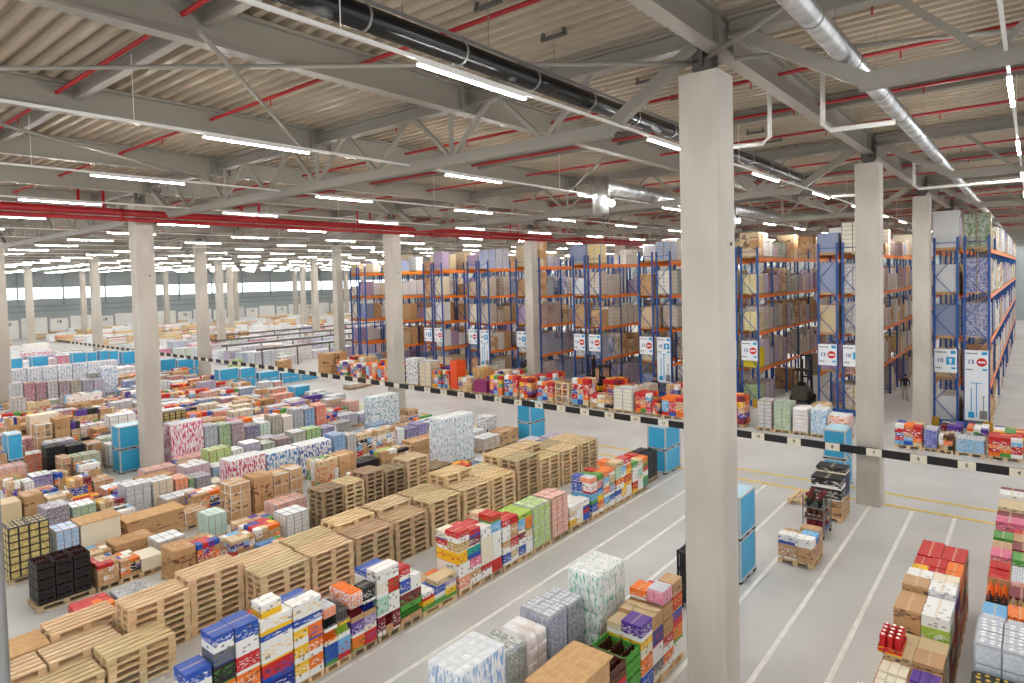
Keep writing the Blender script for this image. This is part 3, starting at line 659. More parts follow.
# blue container: two stacked boxes with aluminium frames
def m_bluebox():
    fr = bmesh.new(); t = .045
    for x in (0, 1-t):
        for y in (0, .7-t): bx(fr, x, x+t, y, y+t, .05, 1.0)
    for z in (.05, 1-t):
        bx(fr, t, 1-t, 0, t, z, z+t); bx(fr, t, 1-t, .7-t, .7, z, z+t); bx(fr, 0, t, t, .7-t, z, z+t); bx(fr, 1-t, 1, t, .7-t, z, z+t)
    pn = bmesh.new(); bx(pn, .02, .98, .015, .685, .07, .975)
    tp = bmesh.new(); bx(tp, .03, .97, .03, .67, .976, 1.0)
    ft = bmesh.new()
    for x in (.0, .43, .86):
        for y in (0, .56): bx(ft, x, x+.14, y, y+.14, 0, .05)
    return mesh('frame', fr, M_alu), mesh('panel', pn, M_cyan), mesh('lid', tp, M_cyantop), mesh('foot', ft, M_rub)
BB = m_bluebox()
def blue(x0, y0, w, h1, n, desc, d=.85):
    for k in range(n):
        t = empty('blue_container', (x0, y0, k*h1)); t.scale = (w, d/.7, h1)
        tag(t, 'cyan-blue container with aluminium edges, %s, %s' % ('single' if n == 1 else ('lower' if k == 0 else 'upper'), desc), 'container', 'blue containers')
        for nm, me in zip(('frame', 'panel', 'lid', 'feet'), BB): obj(nm if nm != 'feet' else 'foot_set', me, t)
def pallet_stack(x0, y0, n, desc, seed=0, w=PW, tone=None):
    R = random.Random(seed)
    base = tone or R.choice((1.0, .97, .9, 1.0, .72))
    for k in range(n):
        pos = 'topmost' if k == n-1 else ('lowest' if k == 0 else ordw(k)+' from floor')
        o = obj('wooden_pallet', PALLET, None, (x0+R.uniform(-.015, .015), y0+R.uniform(-.015, .015), k*(PH+.001)), (w/PW, 1, 1), color=(base*R.uniform(.92, 1.05), base*R.uniform(.93, 1.03), base*R.uniform(.95, 1.05), 1))
        tag(o, 'empty wooden pallet, %s, %s' % (pos, desc), 'pallet', 'stacked empty pallets')

# ------------------------------------------------------------------ empty pallet stacks
#  (x, y, number of pallets)
P1 = [(1.83, 14.85, 4), (3.25, 14.85, 4), (4.66, 14.85, 5), (8.1, 14.85, 8), (9.53, 14.85, 8), (10.97, 14.85, 8), (12.41, 14.85, 8), (13.87, 14.85, 9), (15.38, 14.85, 9), (16.8, 14.85, 9), (18.27, 14.85, 11), (19.66, 14.85, 9), (21.13, 14.85, 9), (22.55, 14.85, 9)]
P2 = [(2.5, 15.74, 5), (3.9, 15.74, 5), (5.4, 15.74, 8), (6.76, 15.74, 9), (8.15, 15.74, 8), (9.6, 15.74, 8), (11.0, 15.74, 9), (12.5, 15.74, 9), (13.95, 15.74, 9), (15.4, 15.74, 11), (16.9, 15.74, 9), (18.3, 15.74, 11), (19.7, 15.74, 11), (21.1, 15.74, 9), (22.6, 15.74, 9)]
for i, (x, y, n) in enumerate(P1): pallet_stack(x, y, n, '%s stack from left, front pallet row' % ordw(i), seed=i)
for i, (x, y, n) in enumerate(P2): pallet_stack(x, y, n, '%s stack from left, rear pallet row' % ordw(i), seed=40+i)
pallet_stack(4.17, 16.65, 6, 'tilted low stack by the black bottle crates', seed=90); pallet_stack(2.75, 16.65, 5, 'stack with the chipboard lid at the left edge', seed=91)
o = obj('chipboard_sheet', SHEET, None, (2.65, 16.62, 5*(PH+.001)+.003), (1.5, .95, .025)); tag(o, 'flat brown chipboard sheet lying on pallets at the left edge', 'board')

# ------------------------------------------------------------------ front row of goods beside the floor lane
K, PC, JT, BT, SP, DP, OC, BC = 'brown_carton', 'printed_carton', 'jar_tray', 'bottle_tray', 'soft_pack', 'drink_pack', 'open_carton', 'bottle_crate'
YF = 11.9
def gp(*a, **k): return goods_on_pallet(*a, **k)
gp(4.95, 5.43, YF, [(.45, [('white', PC)]), (.45, [('kraft', PC)]), (.4, [('blue', PC)])], 'the blue box pile at the bottom edge', depth=.5)
gp(5.47, 5.88, YF, [(.45, [('cream', PC)]), (.35, [('orange', PC)]), (.38, [('black', PC)]), (.26, [('dgrey', PC)]), (.32, [('blue', PC)])], 'the near half of the blue topped load', depth=.5)
gp(5.9, 6.38, YF, [(.45, [('red', PC)]), (.35, [('orange', PC)]), (.35, [('red', PC)]), (.25, [('white', PC)]), (.34, [('blue', PC)])], 'the far half of the blue topped load', depth=.6)
gp(6.41, 7.12, YF, [(.35, [('dblue', PC)]), (.38, [('red', PC)]), (.42, [('white', PC)]), (.18, [('blue', PC)]), (.3, [('white', PC)])], 'the white and red banded load')
gp(7.14, 7.83, YF, [(.4, [('yellow', PC), ('orange', PC)]), (.36, [('yellow', PC), ('orange', PC)]), (.34, [('yellow', PC), ('orange', PC)]), (.22, [('blue', PC)]), (.32, [('white', PC)])], 'the yellow and orange load')
item(PC, 6.5, 6.95, YF+.1, YF+.5, 1.787, 2.06, 'white', 'small white box sitting alone on top of the white and red banded load', 'white boxes')
gp(7.87, 8.54, YF, [(.45, [('blue', PC), ('sky', PC)]), (.3, [('orange', JT), ('lime', JT)]), (.3, [('black', JT), ('dgrey', JT)]), (.22, [('orange', DP), (None, '')])], 'the load of dark cans and orange trays')
gp(8.58, 9.28, YF, [(.3, [('orange', PC), ('red', PC)]), (.35, [('purple', PC), ('lilac', PC)]), (.3, [('dred', BT), ('dblue', BT)]), (.36, [('orange', SP), ('black', PC)])], 'the purple banded load')
gp(9.32, 10.0, YF, [(.45, [('dred', PC), ('dred', BT), ('dred', PC)]), (.45, [('mint', PC), ('white', PC)]), (.35, [('cream', PC), ('red', PC)]), (.3, [('white', K)])], 'the load with the big white top box')
gp(10.02, 10.7, YF, [(.3, [('green', BT), ('green', BT)]), (.4, [('dred', PC)]), (.35, [('blue', PC), ('white', PC)]), (.3, [('red', PC), (None, '')])], 'the load crowned by a red box')
gp(10.74, 11.95, YF, [(.25, [('yellow', PC), ('white', PC), ('yellow', PC)]), (.2, [('white', PC), ('blue', PC), ('lilac', PC)]), (.14, [(None, ''), ('beige', K, 1.5)])], 'the low load before the gap')
gp(12.05, 12.95, YF, [(.35, [('salmon', PC), ('kraft', PC)]), (.36, [('white', PC), ('pink', PC)]), (.32, [('yellow', PC), ('teal', PC, 1.5)]), (.25, [('gold', PC), ('dred', PC)]), (.3, [('red', PC), ('red', PC, 1, .7)])], 'the tall load with teal boxes')
gp(12.97, 13.83, YF, [(.35, [('red', PC), ('red', PC)]), (.75, [('cream', PC, 1.3), ('white', PC)]), (.3, [('white', PC), ('sky', PC)]), (.22, [(None, ''), ('red', PC)])], 'the load with tall cream cartons')
gp(13.9, 14.62, YF, [(.32, [('blue', PC), ('beige', PC)]), (.38, [('kraft', PC), ('red', PC)]), (.4, [('white', PC), ('kraft', PC)]), (.22, [('red', PC), ('red', K)])], 'the blue based tall load, near half')
gp(14.64, 15.3, YF, [(.32, [('blue', PC), ('white', PC)]), (.38, [('dred', PC), ('beige', PC)]), (.4, [('sky', PC), ('orange', PC)]), (.15, [('lime', K)])], 'the blue based tall load, far half')
for x0, x1, c, nm in ((15.35, 16.3, 'lime', 'film-wrapped green and cream tray load in the front row'), (16.32, 17.3, 'salmon', 'pink-orange film-wrapped tray load in the front row')): load(x0, x1, YF, 'tray', 1.42, c, nm)
gp(17.35, 18.55, YF, [(.25, [('yellow', PC), ('white', PC), ('blue', PC)]), (.25, [('beige', PC), ('white', PC), ('dblue', PC)]), (.2, [('white', PC), ('white', PC)])], 'the low blue and white load')
gp(18.7, 19.5, YF, [(.4, [('blue', PC), ('orange', PC)]), (.36, [('sky', PC), ('sky', PC)]), (.36, [('white', PC), ('salmon', PC)]), (.2, [('orange', DP), ('green', K)])], 'the orange and sky blue load')
gp(19.52, 20.3, YF, [(.4, [('sky', PC), ('blue', PC)]), (.36, [('orange', PC), ('lilac', PC)]), (.36, [('sky', PC), ('beige', PC)]), (.2, [('orange', PC), ('orange', PC)])], 'the sky blue load beside it')
gp(20.4, 21.55, YF, [(.42, [('blue', PC), ('yellow', PC), ('white', PC)]), (.4, [('orange', PC), ('red', PC)]), (.4, [('mint', PC), ('sky', PC), ('orange', PC)]), (.22, [('beige', K), ('red', PC)])], 'the load with red and mint boxes')
gp(21.65, 22.9, YF, [(.4, [('red', PC), ('white', PC), ('green', PC)]), (.4, [('white', PC), ('mint', PC), ('red', PC)]), (.35, [('green', PC), ('beige', PC), ('orange', PC)])], 'the last mixed load before the containers')
load(23.1, 24.3, YF+.25, 'crate', 1.2, 'dgrey', 'dark grey crate stack beside the blue containers')
blue(24.9, 12.1, 1.45, 1.0, 2, 'beyond the dark crates at the end of the front row', d=.85)
blue(26.0, 20.2, 1.3, .95, 2, 'at the end of the rear goods row in the middle of the hall', d=.85)
blue(17.1, 6.15, 1.2, 1.2, 2, 'half hidden to the right of the nearest column', d=.8)
blue(26.9, 5.6, 1.2, 1.15, 2, 'behind the second column', d=.8)
blue(11.05, 32.4, 1.25, 1.08, 2, 'standing just left of the big left column', d=.9)

# ------------------------------------------------------------------ centre lane loads
load(7.3, 8.5, 7.25, 'pattern', 2.0, '#8fb0d8', 'tall white pack load with small dots on top, nearest the bottom edge', depth=.82)
load(8.55, 9.12, 7.3, 'tray', 1.75, '#8a9080', 'grey-green wrapped tray load between dotted packs and white sacks', depth=.8)
load(9.15, 9.83, 7.3, 'sack', 1.75, '#ddd2cc', 'soft white sack load between two wrapped loads', depth=.8)
load(9.88, 10.5, 7.3, 'water', 1.85, '#9aa0b8', 'shrink-wrapped bottle load with blue caps', depth=.8); load(10.52, 11.12, 7.3, 'water', 1.8, '#7f8088', 'grey shrink-wrapped bottle load beside the blue-capped one', depth=.8)
load(11.2, 12.35, 7.0, 'tissue', 2.22, '#7fc0a4', 'tall white and green pack tower with rounded top in the centre', depth=.82)
load(8.4, 9.9, 5.95, 'carton', 1.55, 'kraft', 'load covered by a flat brown board at the bottom edge', depth=.8, lid=1)
gp(9.95, 11.1, 6.0, [(.4, [('kraft', PC), ('green', PC)]), (.35, [('red', PC), ('green', BC)]), (.3, [('brown', BC), ('green', BC)])], 'the bottle crate load in the centre', depth=.8)
gp(11.15, 12.1, 6.0, [(.35, [('blue', PC), ('dgrey', PC)]), (.35, [('orange', PC), ('white', PC)]), (.35, [('yellow', PC), ('dblue', PC)]), (.33, [('purple', PC), ('beige', OC)])], 'the near half of the mixed centre load', depth=.8)
gp(12.12, 13.05, 6.0, [(.35, [('orange', PC), ('white', PC)]), (.35, [('red', PC), ('orange', PC)]), (.35, [('kraft', OC), ('blue', PC)]), (.33, [('beige', OC), ('red', PC)]), (.3, [('pink', DP), ('kraft', K)])], 'the far half of the mixed centre load', depth=.8)
t = empty('cage_trolley', (15.0, 6.3, 0)); tag(t, 'black trolley showing just left of the nearest column', 'trolley')
bm = bmesh.new()
for y in (0, .7):
    for x in (0, .5): bar(bm, (x, y, .15), (x, y, 1.5), .05, .05)
for z in (.2, .6, 1.0, 1.45): bar(bm, (0, 0, z), (0, .7, z), .05, .05); bar(bm, (.5, 0, z), (.5, .7, z), .05, .05); bar(bm, (0, 0, z), (.5, 0, z), .05, .05); bar(bm, (0, .7, z), (.5, .7, z), .05, .05)
obj('frame', mesh('frame', bm, M_blk), t)
bm = bmesh.new(); bx(bm, .03, .47, .03, .67, .22, 1.42); obj('cover', mesh('cover', bm, M_blk), t)
for x, y in ((.05, .05), (.45, .05), (.05, .65), (.45, .65)):
    bm = bmesh.new(); bar(bm, (x-.025, y, .07), (x+.025, y, .07), .14, .14, 12); obj('wheel', mesh('wheel', bm, M_rub), t)

# three loads standing alone on the open floor
t = gp(23.3, 24.6, 4.98, [(.27, [('kraft', K), ('kraft', K), ('kraft', K)]), (.3, [('kraft', K), ('kraft', K)]), (.38, [('black', PC), ('black', PC)]), (.36, [('black', PC), ('black', PC)]), (.2, [(None, ''), ('black', PC)])], 'the black box load standing by the second column', depth=.95, split=0)
o = obj('wooden_pallet', PALLET, None, (24.3, 6.15, 0), (1, 1, 1), color=(1, 1, 1, 1)); tag(o, 'single bare pallet lying on the floor left of the black boxes', 'pallet')
z = gp(19.15, 20.35, 4.85, [(.42, [('kraft', K), ('kraft', K)]), (.25, [('white', PC), ('sky', PC), ('kraft', K, 1, 1.1)])], 'the low brown load standing nearest on the open floor', depth=.95)
t = empty('flower_trolley', (21.5, 5.1, 0)); tag(t, 'plant trolley with dark red flowers above shelves, between two floor loads', 'trolley')
bm = bmesh.new()
for x in (0, .9):
    for y in (0, .62): bar(bm, (x, y, .12), (x, y, 1.35), .035, .035)
obj('frame', mesh('frame', bm, M_zinc), t)
for x in (0.02, .88):
    for y in (.02, .6): bm = bmesh.new(); bar(bm, (x, y-.02, .06), (x, y+.02, .06), .12, .12, 12); obj('wheel', mesh('wheel', bm, M_rub), t)
for z in (.2, .6, .95):
    bm = bmesh.new(); bx(bm, 0, .9, 0, .62, z, z+.03); obj('shelf', mesh('shelf', bm, M_zinc), t)
for z, c in ((.24, 'dred'), (.64, 'brown')):
    o = obj('bulb_tray', ITEM['jar_tray'][1], None, (21.54, 5.14, z), (.8, .54, .3), color=c); tag(o, 'tray of %s jars on the %s shelf of the flower trolley' % (cname(c), 'lower' if z < .5 else 'middle'), 'tray')
M_leaf = newmat('leaf_green', srgb('#2f4a22'), .6); M_petal = newmat('petal_red', srgb('#7a2030'), .6)
R = random.Random(2)
for q in range(6):
    x = 21.62+.3*(q % 3); y = 5.26+.32*(q//3); p = bmesh.new()
    prev = None
    for r, z in ((.05, 0), (.075, .12)):
        ring = [p.verts.new((r*math.cos(a*math.pi/4), r*math.sin(a*math.pi/4), z)) for a in range(8)]
        if prev:
            for a in range(8): p.faces.new((prev[a], prev[(a+1) % 8], ring[(a+1) % 8], ring[a]))
        prev = ring
    o = obj('potted_flower', mesh('pot', p, M_blk), None, (x, y, .98)); tag(o, 'potted dark red flower on the trolley top, %s of six' % ordw(q), 'plant', 'potted flowers')
    lf = bmesh.new()
    for a in range(26):
        d = Vector((R.gauss(0, 1), R.gauss(0, 1), R.uniform(.3, 1.6))).normalized(); s = d.cross(Vector((0, 0, 1))).normalized()*.03; b = Vector((0, 0, .1))
        l = R.uniform(.15, .27); v = [lf.verts.new(b), lf.verts.new(b+d*l*.55+s), lf.verts.new(b+d*l), lf.verts.new(b+d*l*.55-s)]; lf.faces.new(v)
    obj('foliage', mesh('foliage', lf, M_leaf), o)
    fl = bmesh.new()
    for a in range(14):
        c = Vector((R.uniform(-.11, .11), R.uniform(-.11, .11), R.uniform(.26, .4))); bmesh.ops.create_icosphere(fl, subdivisions=1, radius=.032, matrix=Matrix.Translation(c))
    obj('flowers', mesh('flowers', fl, M_petal), o)['kind'] = 'stuff'

# ------------------------------------------------------------------ right hand rows of goods
YR = 1.22
RB = 'the right row'
def gy(*a, **k): k.setdefault('along', 'y'); return goods_on_pallet(*a, **k)
gy(17.9, 19.0, YR, [(.45, [('dred', PC), ('orange', PC)]), (.4, [('kraft', K), ('black', PC)]), (.4, [('white', PC), ('red', PC)]), (.2, [('red', PC), ('red', PC)])], 'the farthest load of '+RB, depth=.95)
gy(16.75, 17.85, YR, [(.45, [('kraft', K), ('orange', PC)]), (.45, [('dred', PC), ('red', PC)]), (.35, [('red', PC), ('orange', PC)]), (.2, [('yellow', PC), ('red', PC), ('orange', PC)])], 'the yellow topped load of '+RB, depth=.95)
gy(15.6, 16.7, YR, [(.5, [('kraft', K), ('kraft', K)]), (.45, [('kraft', K), ('dgrey', PC)]), (.38, [('kraft', K), ('dred', PC)]), (.3, [('kraft', K), ('white', PC)])], 'the brown load with a white box of '+RB, depth=.95)
gy(14.5, 15.55, YR, [(.5, [('kraft', K), ('brown', PC)]), (.45, [('kraft', K), ('black', PC)]), (.4, [('kraft', K), ('lime', PC)]), (.22, [('kraft', K), ('white', PC)])], 'the tall kraft box load of '+RB, depth=.95)
gy(13.35, 14.45, YR, [(.5, [('kraft', K), ('kraft2', K)]), (.45, [('dgrey', PC), ('kraft', K)]), (.25, [('beige', K), ('kraft', K)])], 'the flat topped brown load of '+RB, depth=.95)
gy(12.3, 13.3, YR, [(.5, [('red', PC), ('kraft', K)]), (.35, [('dred', PC), ('dblue', PC)]), (.3, [('cream', OC), ('purple', OC)])], 'the load with a purple filled box of '+RB, depth=.95)
class _Z:
    def random(self): return 0
item(JT, 13.3, 13.95, 1.85, 2.25, 1.357, 1.68, 'red', 'tray of white-capped red jars on the edge of the flat topped brown load', 'trays', _Z())
gy(11.1, 12.2, YR+.15, [(.5, [('kraft', K), ('kraft', K)]), (.4, [('sky', PC), ('white', PC)]), (.4, [('white', DP)])], 'the nearest load of '+RB, depth=1.0)
RC = 'the right edge row'
YQ = -.42
load(12.1, 13.45, YQ, 'capcrate', 1.5, 'gold', 'dark crates of yellow-capped bottles at the bottom right corner', depth=1.25)
load(13.55, 14.75, YQ, 'water', 1.9, '#c9d4de', 'white-capped shrink-wrapped bottle load at the right edge', depth=1.25)
R = random.Random(31); palR = ['green', 'lime', 'red', 'dred', 'sky', 'white', 'beige', 'kraft', 'orange', 'blue', 'black', 'pink']
for i, (x, top) in enumerate(((14.82, [('sky', DP), ('orange', DP), ('white', DP)]), (16.0, [('black', BT), ('gold', BT), ('red', BT)]), (17.3, [('red', OC), ('salmon', DP), ('white', PC)]), (18.6, [('pink', PC), ('green', PC), ('beige', K)]), (19.9, [('green', PC), ('kraft', K), ('white', PC)]), (21.2, [('pink', PC), ('white', PC)]), (22.5, [('beige', PC), ('white', PC)]), (23.8, [('white', PC), ('kraft', K)]))):
    gy(x, x+1.15, YQ, [(.45, [(R.choice(palR), PC), (R.choice(palR), PC), (R.choice(palR), PC)]), (.4, [(R.choice(palR), PC), (R.choice(palR), PC)]), (.38, [(R.choice(palR), PC), (R.choice(palR), PC), (R.choice(palR), PC)]), (.3, top)], 'the %s load from the bottles in %s' % (ordw(i), RC), depth=1.2)

# ------------------------------------------------------------------ main storage field, rows parallel to the floor lanes
MID = [
    (4.78, 5.69, 20.3, 'crate', 1.19, 'black', 0),
    (5.66, 6.22, 20.3, 'mixed', 0.66, 'white', 0),
    (6.22, 6.8, 20.3, 'mixed', 0.74, 'red', 0),
    (6.8, 7.36, 20.3, 'mixed', 0.64, 'black', 0),
    (7.35, 7.99, 20.3, 'plain', 0.52, 'cream', 0),
    (7.66, 8.35, 18.9, 'carton', 0.98, 'beige', 0),
    (8.35, 9.06, 18.9, 'mixed', 0.94, 'red', 0),
    (9.36, 10.17, 18.9, 'mixed', 0.69, 'purple', 0),
    (10.18, 11.04, 18.9, 'mixed', 0.79, 'blue', 0),
    (11.22, 12.12, 18.9, 'trayw', 0.92, 'white', 0),
    (19.72, 20.6, 20.3, 'tissue', 2.34, '#7fb0c8', 0),
    (20.6, 21.87, 20.3, 'tissue', 2.31, '#7fb0c8', 0),
    (12.25, 13.13, 18.3, 'PAL', 1.67, 'x', 0),
    (13.13, 13.97, 18.3, 'PAL', 1.64, 'x', 0),
    (14.02, 14.83, 18.3, 'PAL', 1.72, 'x', 0),
    (14.88, 15.88, 18.3, 'PAL', 1.65, 'x', 0),
    (15.94, 17.07, 18.3, 'PAL', 1.84, 'x', 0),
    (17.21, 18.32, 18.3, 'PAL', 1.15, 'x', 0),
    (4.81, 5.86, 22.9, 'gold', 1.65, '#c4a35a', 0),
    (5.96, 6.62, 22.9, 'tray', 1.18, '#8fbbe6', 0),
    (6.62, 7.77, 22.9, 'plain', 1.18, 'cream', 1),
    (7.93, 9.77, 22.9, 'carton', 0.83, 'orange', 1),
    (9.76, 10.56, 22.9, 'carton', 0.6, 'kraft', 0),
    (9.77, 10.45, 21.2, 'tray', 0.86, 'mint', 0),
    (10.95, 11.73, 22.0, 'carton', 1.43, 'kraft', 0),
    (11.85, 12.64, 22.0, 'carton', 1.45, 'kraft', 0),
    (12.64, 13.3, 22.0, 'carton', 1.36, 'kraft', 0),
    (13.31, 13.87, 22.0, 'carton', 1.42, 'kraft', 0),
    (14.54, 15.53, 22.0, 'mixedlow', 1.39, '#8f9c70', 0),
    (15.53, 16.43, 22.0, 'carton', 1.4, 'yellow', 0),
    (16.51, 17.63, 22.0, 'crate', 0.87, 'black', 0),
    (17.7, 18.65, 22.0, 'mixed', 1.06, 'lime', 0),
    (18.65, 19.54, 22.0, 'mixed', 0.98, 'black', 0),
    (19.55, 21.33, 22.0, 'carton', 1.1, 'salmon', 0),
    (22.92, 24.73, 22.0, 'trayw', 0.72, 'white', 0),
    (23.91, 25.47, 22.0, 'tissue', 1.29, 'black', 0),
    (12.15, 13.71, 24.4, 'pattern', 1.61, '#c2365f', 0),
    (13.75, 15.22, 24.4, 'pattern', 1.52, '#2f7fc4', 0),
    (15.28, 16.89, 24.4, 'pattern', 1.51, '#2a4f9e', 0),
    (17.0, 17.65, 24.4, 'tray', 1.63, '#3f8fd0', 0),
    (17.7, 18.26, 24.4, 'tray', 1.48, 'grey', 0),
    (18.26, 19.43, 24.4, 'mixed', 1.37, 'black', 0),
    (19.43, 20.61, 24.4, 'mixed', 1.36, 'white', 0),
    (20.67, 21.18, 24.4, 'plain', 1.16, '#dfe8ea', 0),
    (21.25, 22.05, 24.4, 'tray', 1.05, '#26379c', 0),
    (22.06, 22.75, 24.4, 'tray', 1.14, '#6a5fc0', 0),
    (23.47, 24.52, 24.4, 'mixed', 0.87, 'lilac', 0),
    (8.93, 9.85, 25.8, 'trayw', 1.2, 'grey', 0),
    (9.85, 10.65, 25.8, 'trayw', 1.14, 'beige', 0),
    (10.68, 11.21, 25.8, 'tray', 1.03, 'orange', 0),
    (11.21, 11.44, 25.8, 'tray', 0.93, 'green', 0),
    (11.48, 12.12, 25.8, 'tray', 0.9, '#7d7a86', 0),
    (11.9, 12.68, 25.8, 'plain', 0.51, 'cream', 0),
    (11.59, 12.67, 27, 'trayw', 1.07, '#c9a5b3', 0),
    (12.74, 13.35, 27, 'trayw', 0.79, '#8fb8d8', 0),
    (6.84, 7.65, 27, 'mixed', 1.13, 'purple', 0),
    (5.53, 6.14, 27, 'plain', 1.3, 'beige', 0),
    (6.18, 6.79, 27, 'carton', 1.4, 'kraft', 0),
    (6.95, 7.44, 27, 'mixed', 1.2, 'dgrey', 0),
    (13.19, 14.26, 28.3, 'tray', 1.19, 'lime', 0),
    (14.25, 14.88, 28.3, 'trayw', 0.98, 'white', 0),
    (14.89, 15.69, 28.3, 'trayw', 1.14, '#9f9ab8', 0),
    (15.75, 16.43, 28.3, 'tray', 0.95, '#8a9a70', 0),
    (16.51, 17.3, 28.3, 'tray', 1.0, '#7c5a64', 0),
    (17.36, 18.1, 28.3, 'trayw', 1.16, '#98a088', 0),
    (18.1, 19.0, 28.3, 'tray', 1.16, '#78b848', 0),
    (19.03, 19.83, 28.3, 'tray', 1.05, '#5a4f98', 0),
    (19.92, 20.56, 28.3, 'trayw', 0.79, 'white', 0),
    (19.87, 20.51, 28.3, 'tray', 0.4, 'grey', 0),
    (12.75, 14.27, 31, 'pattern', 2.11, '#cf4f7c', 0),
    (14.29, 14.97, 31, 'tray', 1.74, '#9aa2ac', 0),
    (14.99, 15.63, 31, 'tray', 1.67, '#6f9a3a', 0),
    (15.65, 16.35, 31, 'tray', 1.62, '#8a5560', 0),
    (16.35, 17.1, 31, 'tray', 1.33, '#26307a', 0),
    (17.12, 17.78, 31, 'trayw', 1.33, '#c4dcc8', 0),
    (17.81, 18.44, 31, 'tray', 1.59, '#97907c', 0),
    (18.46, 19.09, 31, 'plain', 1.43, '#dcd2c4', 0),
    (18.65, 19.74, 31, 'tray', 1.71, '#9a9a9c', 0),
    (19.75, 20.44, 31, 'tray', 1.63, '#4f8fc4', 0),
    (20.49, 21.21, 31, 'tray', 1.66, '#e8581c', 0),
    (21.23, 21.92, 31, 'mixed', 0.99, 'orange', 0),
    (22.01, 23.35, 31, 'tray', 0.81, '#a7a9b8', 0),
    (23.4, 25.0, 31, 'trayw', 0.68, 'lilac', 0),
    (23.0, 25.02, 29.2, 'tissue', 1.9, '#4fa3b8', 0),
    (25.03, 25.66, 29.2, 'carton', 0.4, 'kraft', 0),
    (25.68, 26.51, 29.2, 'carton', 0.7, 'kraft', 0),
    (7.08, 7.31, 34, 'mixed', 1.58, 'green', 0),
    (7.31, 7.69, 34, 'carton', 1.6, 'green', 0),
    (7.69, 8.16, 34, 'carton', 1.6, 'kraft', 0),
    (8.69, 9.45, 34, 'crate', 1.51, 'black', 0),
    (9.47, 10.22, 34, 'crate', 1.4, 'black', 0),
    (10.25, 10.91, 34, 'carton', 1.33, 'kraft', 0),
    (7.09, 7.85, 34, 'BLUE', 2.37, 'x', 0),
    (8.77, 9.17, 31.5, 'carton', 1.27, 'kraft', 0),
    (9.18, 10.01, 31.5, 'mixedlow', 0.98, 'orange', 0),
    (8.28, 8.8, 31.5, 'mixedlow', 0.86, 'blue', 0),
    (7.51, 8.26, 31.5, 'trayw', 0.94, 'purple', 0),
    (6.2, 6.6, 29, 'mixed', 1.5, 'white', 0),
    (8.93, 9.66, 29, 'carton', 0.84, 'kraft', 0),
    (8.13, 8.88, 29, 'mixedlow', 1.05, 'beige', 0),
    (6.66, 7.02, 29, 'trayw', 1.38, 'white', 0),
    (6.39, 7.15, 25.6, 'tray', 1.19, '#6e5a70', 0),
    (7.06, 7.95, 25.6, 'trayw', 1.0, '#8fae7a', 0),
    (8.03, 8.83, 25.6, 'mixedlow', 0.9, 'white', 0),
    (9.1, 9.78, 37, 'carton', 2.07, 'kraft', 0),
    (9.85, 10.52, 37, 'carton', 2.21, 'kraft', 0),
    (10.54, 10.95, 37, 'mixed', 1.93, 'black', 0),
    (11.95, 13.55, 37, 'trayw', 1.9, 'white', 0),
    (11.54, 12.17, 37, 'carton', 1.37, 'beige', 0),
    (9.82, 11.13, 41, 'plain', 1.89, 'cream', 0),
    (11.95, 13.02, 41, 'mixed', 1.82, 'gold', 0),
    (13.09, 13.91, 41, 'mixed', 1.7, 'dgrey', 0),
    (8.86, 9.45, 41, 'mixed', 1.92, 'dblue', 0),
    (15.27, 16.6, 38, 'gold', 1.4, 'gold', 0),
    (18.84, 19.63, 38, 'trayw', 1.11, '#3c6fa8', 0),
    (19.64, 20.59, 38, 'carton', 1.34, 'kraft', 0),
    (20.63, 21.12, 38, 'mixed', 1.08, 'red', 0),
    (21.13, 22.09, 38, 'carton', 1.18, 'gold', 0),
    (22.13, 22.86, 38, 'tray', 0.92, '#5b2a6e', 0),
    (21.89, 23.52, 38, 'tray', 1.34, '#ef7f4a', 0),
    (22.87, 24.73, 38, 'BLUE', 1.67, 'x', 0),
    (30.85, 32.47, 42, 'trayw', 0.4, 'kraft', 0),
    (32.57, 33.51, 42, 'tray', 0.4, 'salmon', 0),
    (23.43, 24.38, 42, 'trayw', 1.64, 'grey', 0),
    (24.44, 25.18, 42, 'trayw', 1.55, '#d89a84', 0),
    (10.71, 11.4, 48, 'tray', 1.98, 'grey', 0),
    (11.39, 12.67, 48, 'mixedlow', 1.6, 'dred', 0),
    (13.47, 15.55, 48, 'mixedlow', 1.72, 'orange', 0),
    (16.13, 16.67, 48, 'mixed', 1.0, 'orange', 0),
    (16.84, 17.58, 48, 'trayw', 0.88, 'beige', 0),
    (21.46, 22.34, 48, 'mixed', 0.4, 'yellow', 0),
    (22.39, 23.68, 48, 'mixed', 0.4, 'dgrey', 0),
    (20.44, 21.49, 48, 'mixed', 0.61, 'red', 0),
    (11.72, 12.34, 52.5, 'tray', 2.38, 'grey', 0),
    (12.35, 12.99, 52.5, 'tray', 2.32, '#a04860', 0),
    (13.0, 13.65, 52.5, 'tray', 2.27, '#8d2f4c', 0),
    (13.67, 14.33, 52.5, 'tray', 2.22, '#a8a8b0', 0),
    (14.35, 15.03, 52.5, 'tray', 2.16, '#7c6478', 0),
    (15.04, 15.74, 52.5, 'tray', 2.1, '#8c8c74', 0),
    (15.76, 16.47, 52.5, 'tray', 2.04, '#9898a8', 0),
    (16.49, 17.22, 52.5, 'tray', 1.98, '#b0a0b4', 0),
    (16.5, 17.15, 52.5, 'tray', 2.38, '#77745f', 0),
    (17.08, 18.32, 52.5, 'tissue', 2.73, '#5b9ac4', 0),
    (17.05, 17.87, 52.5, 'tray', 0.93, '#7e6a80', 0),
    (18.49, 19.24, 52.5, 'tray', 1.58, '#4f6fae', 0),
    (12.75, 13.63, 57, 'tissue', 2.85, '#7f9fc4', 0),
    (13.65, 14.57, 57, 'tissue', 2.85, '#7f9fc4', 0),
    (14.58, 15.52, 57, 'tissue', 2.84, '#7f9fc4', 0),
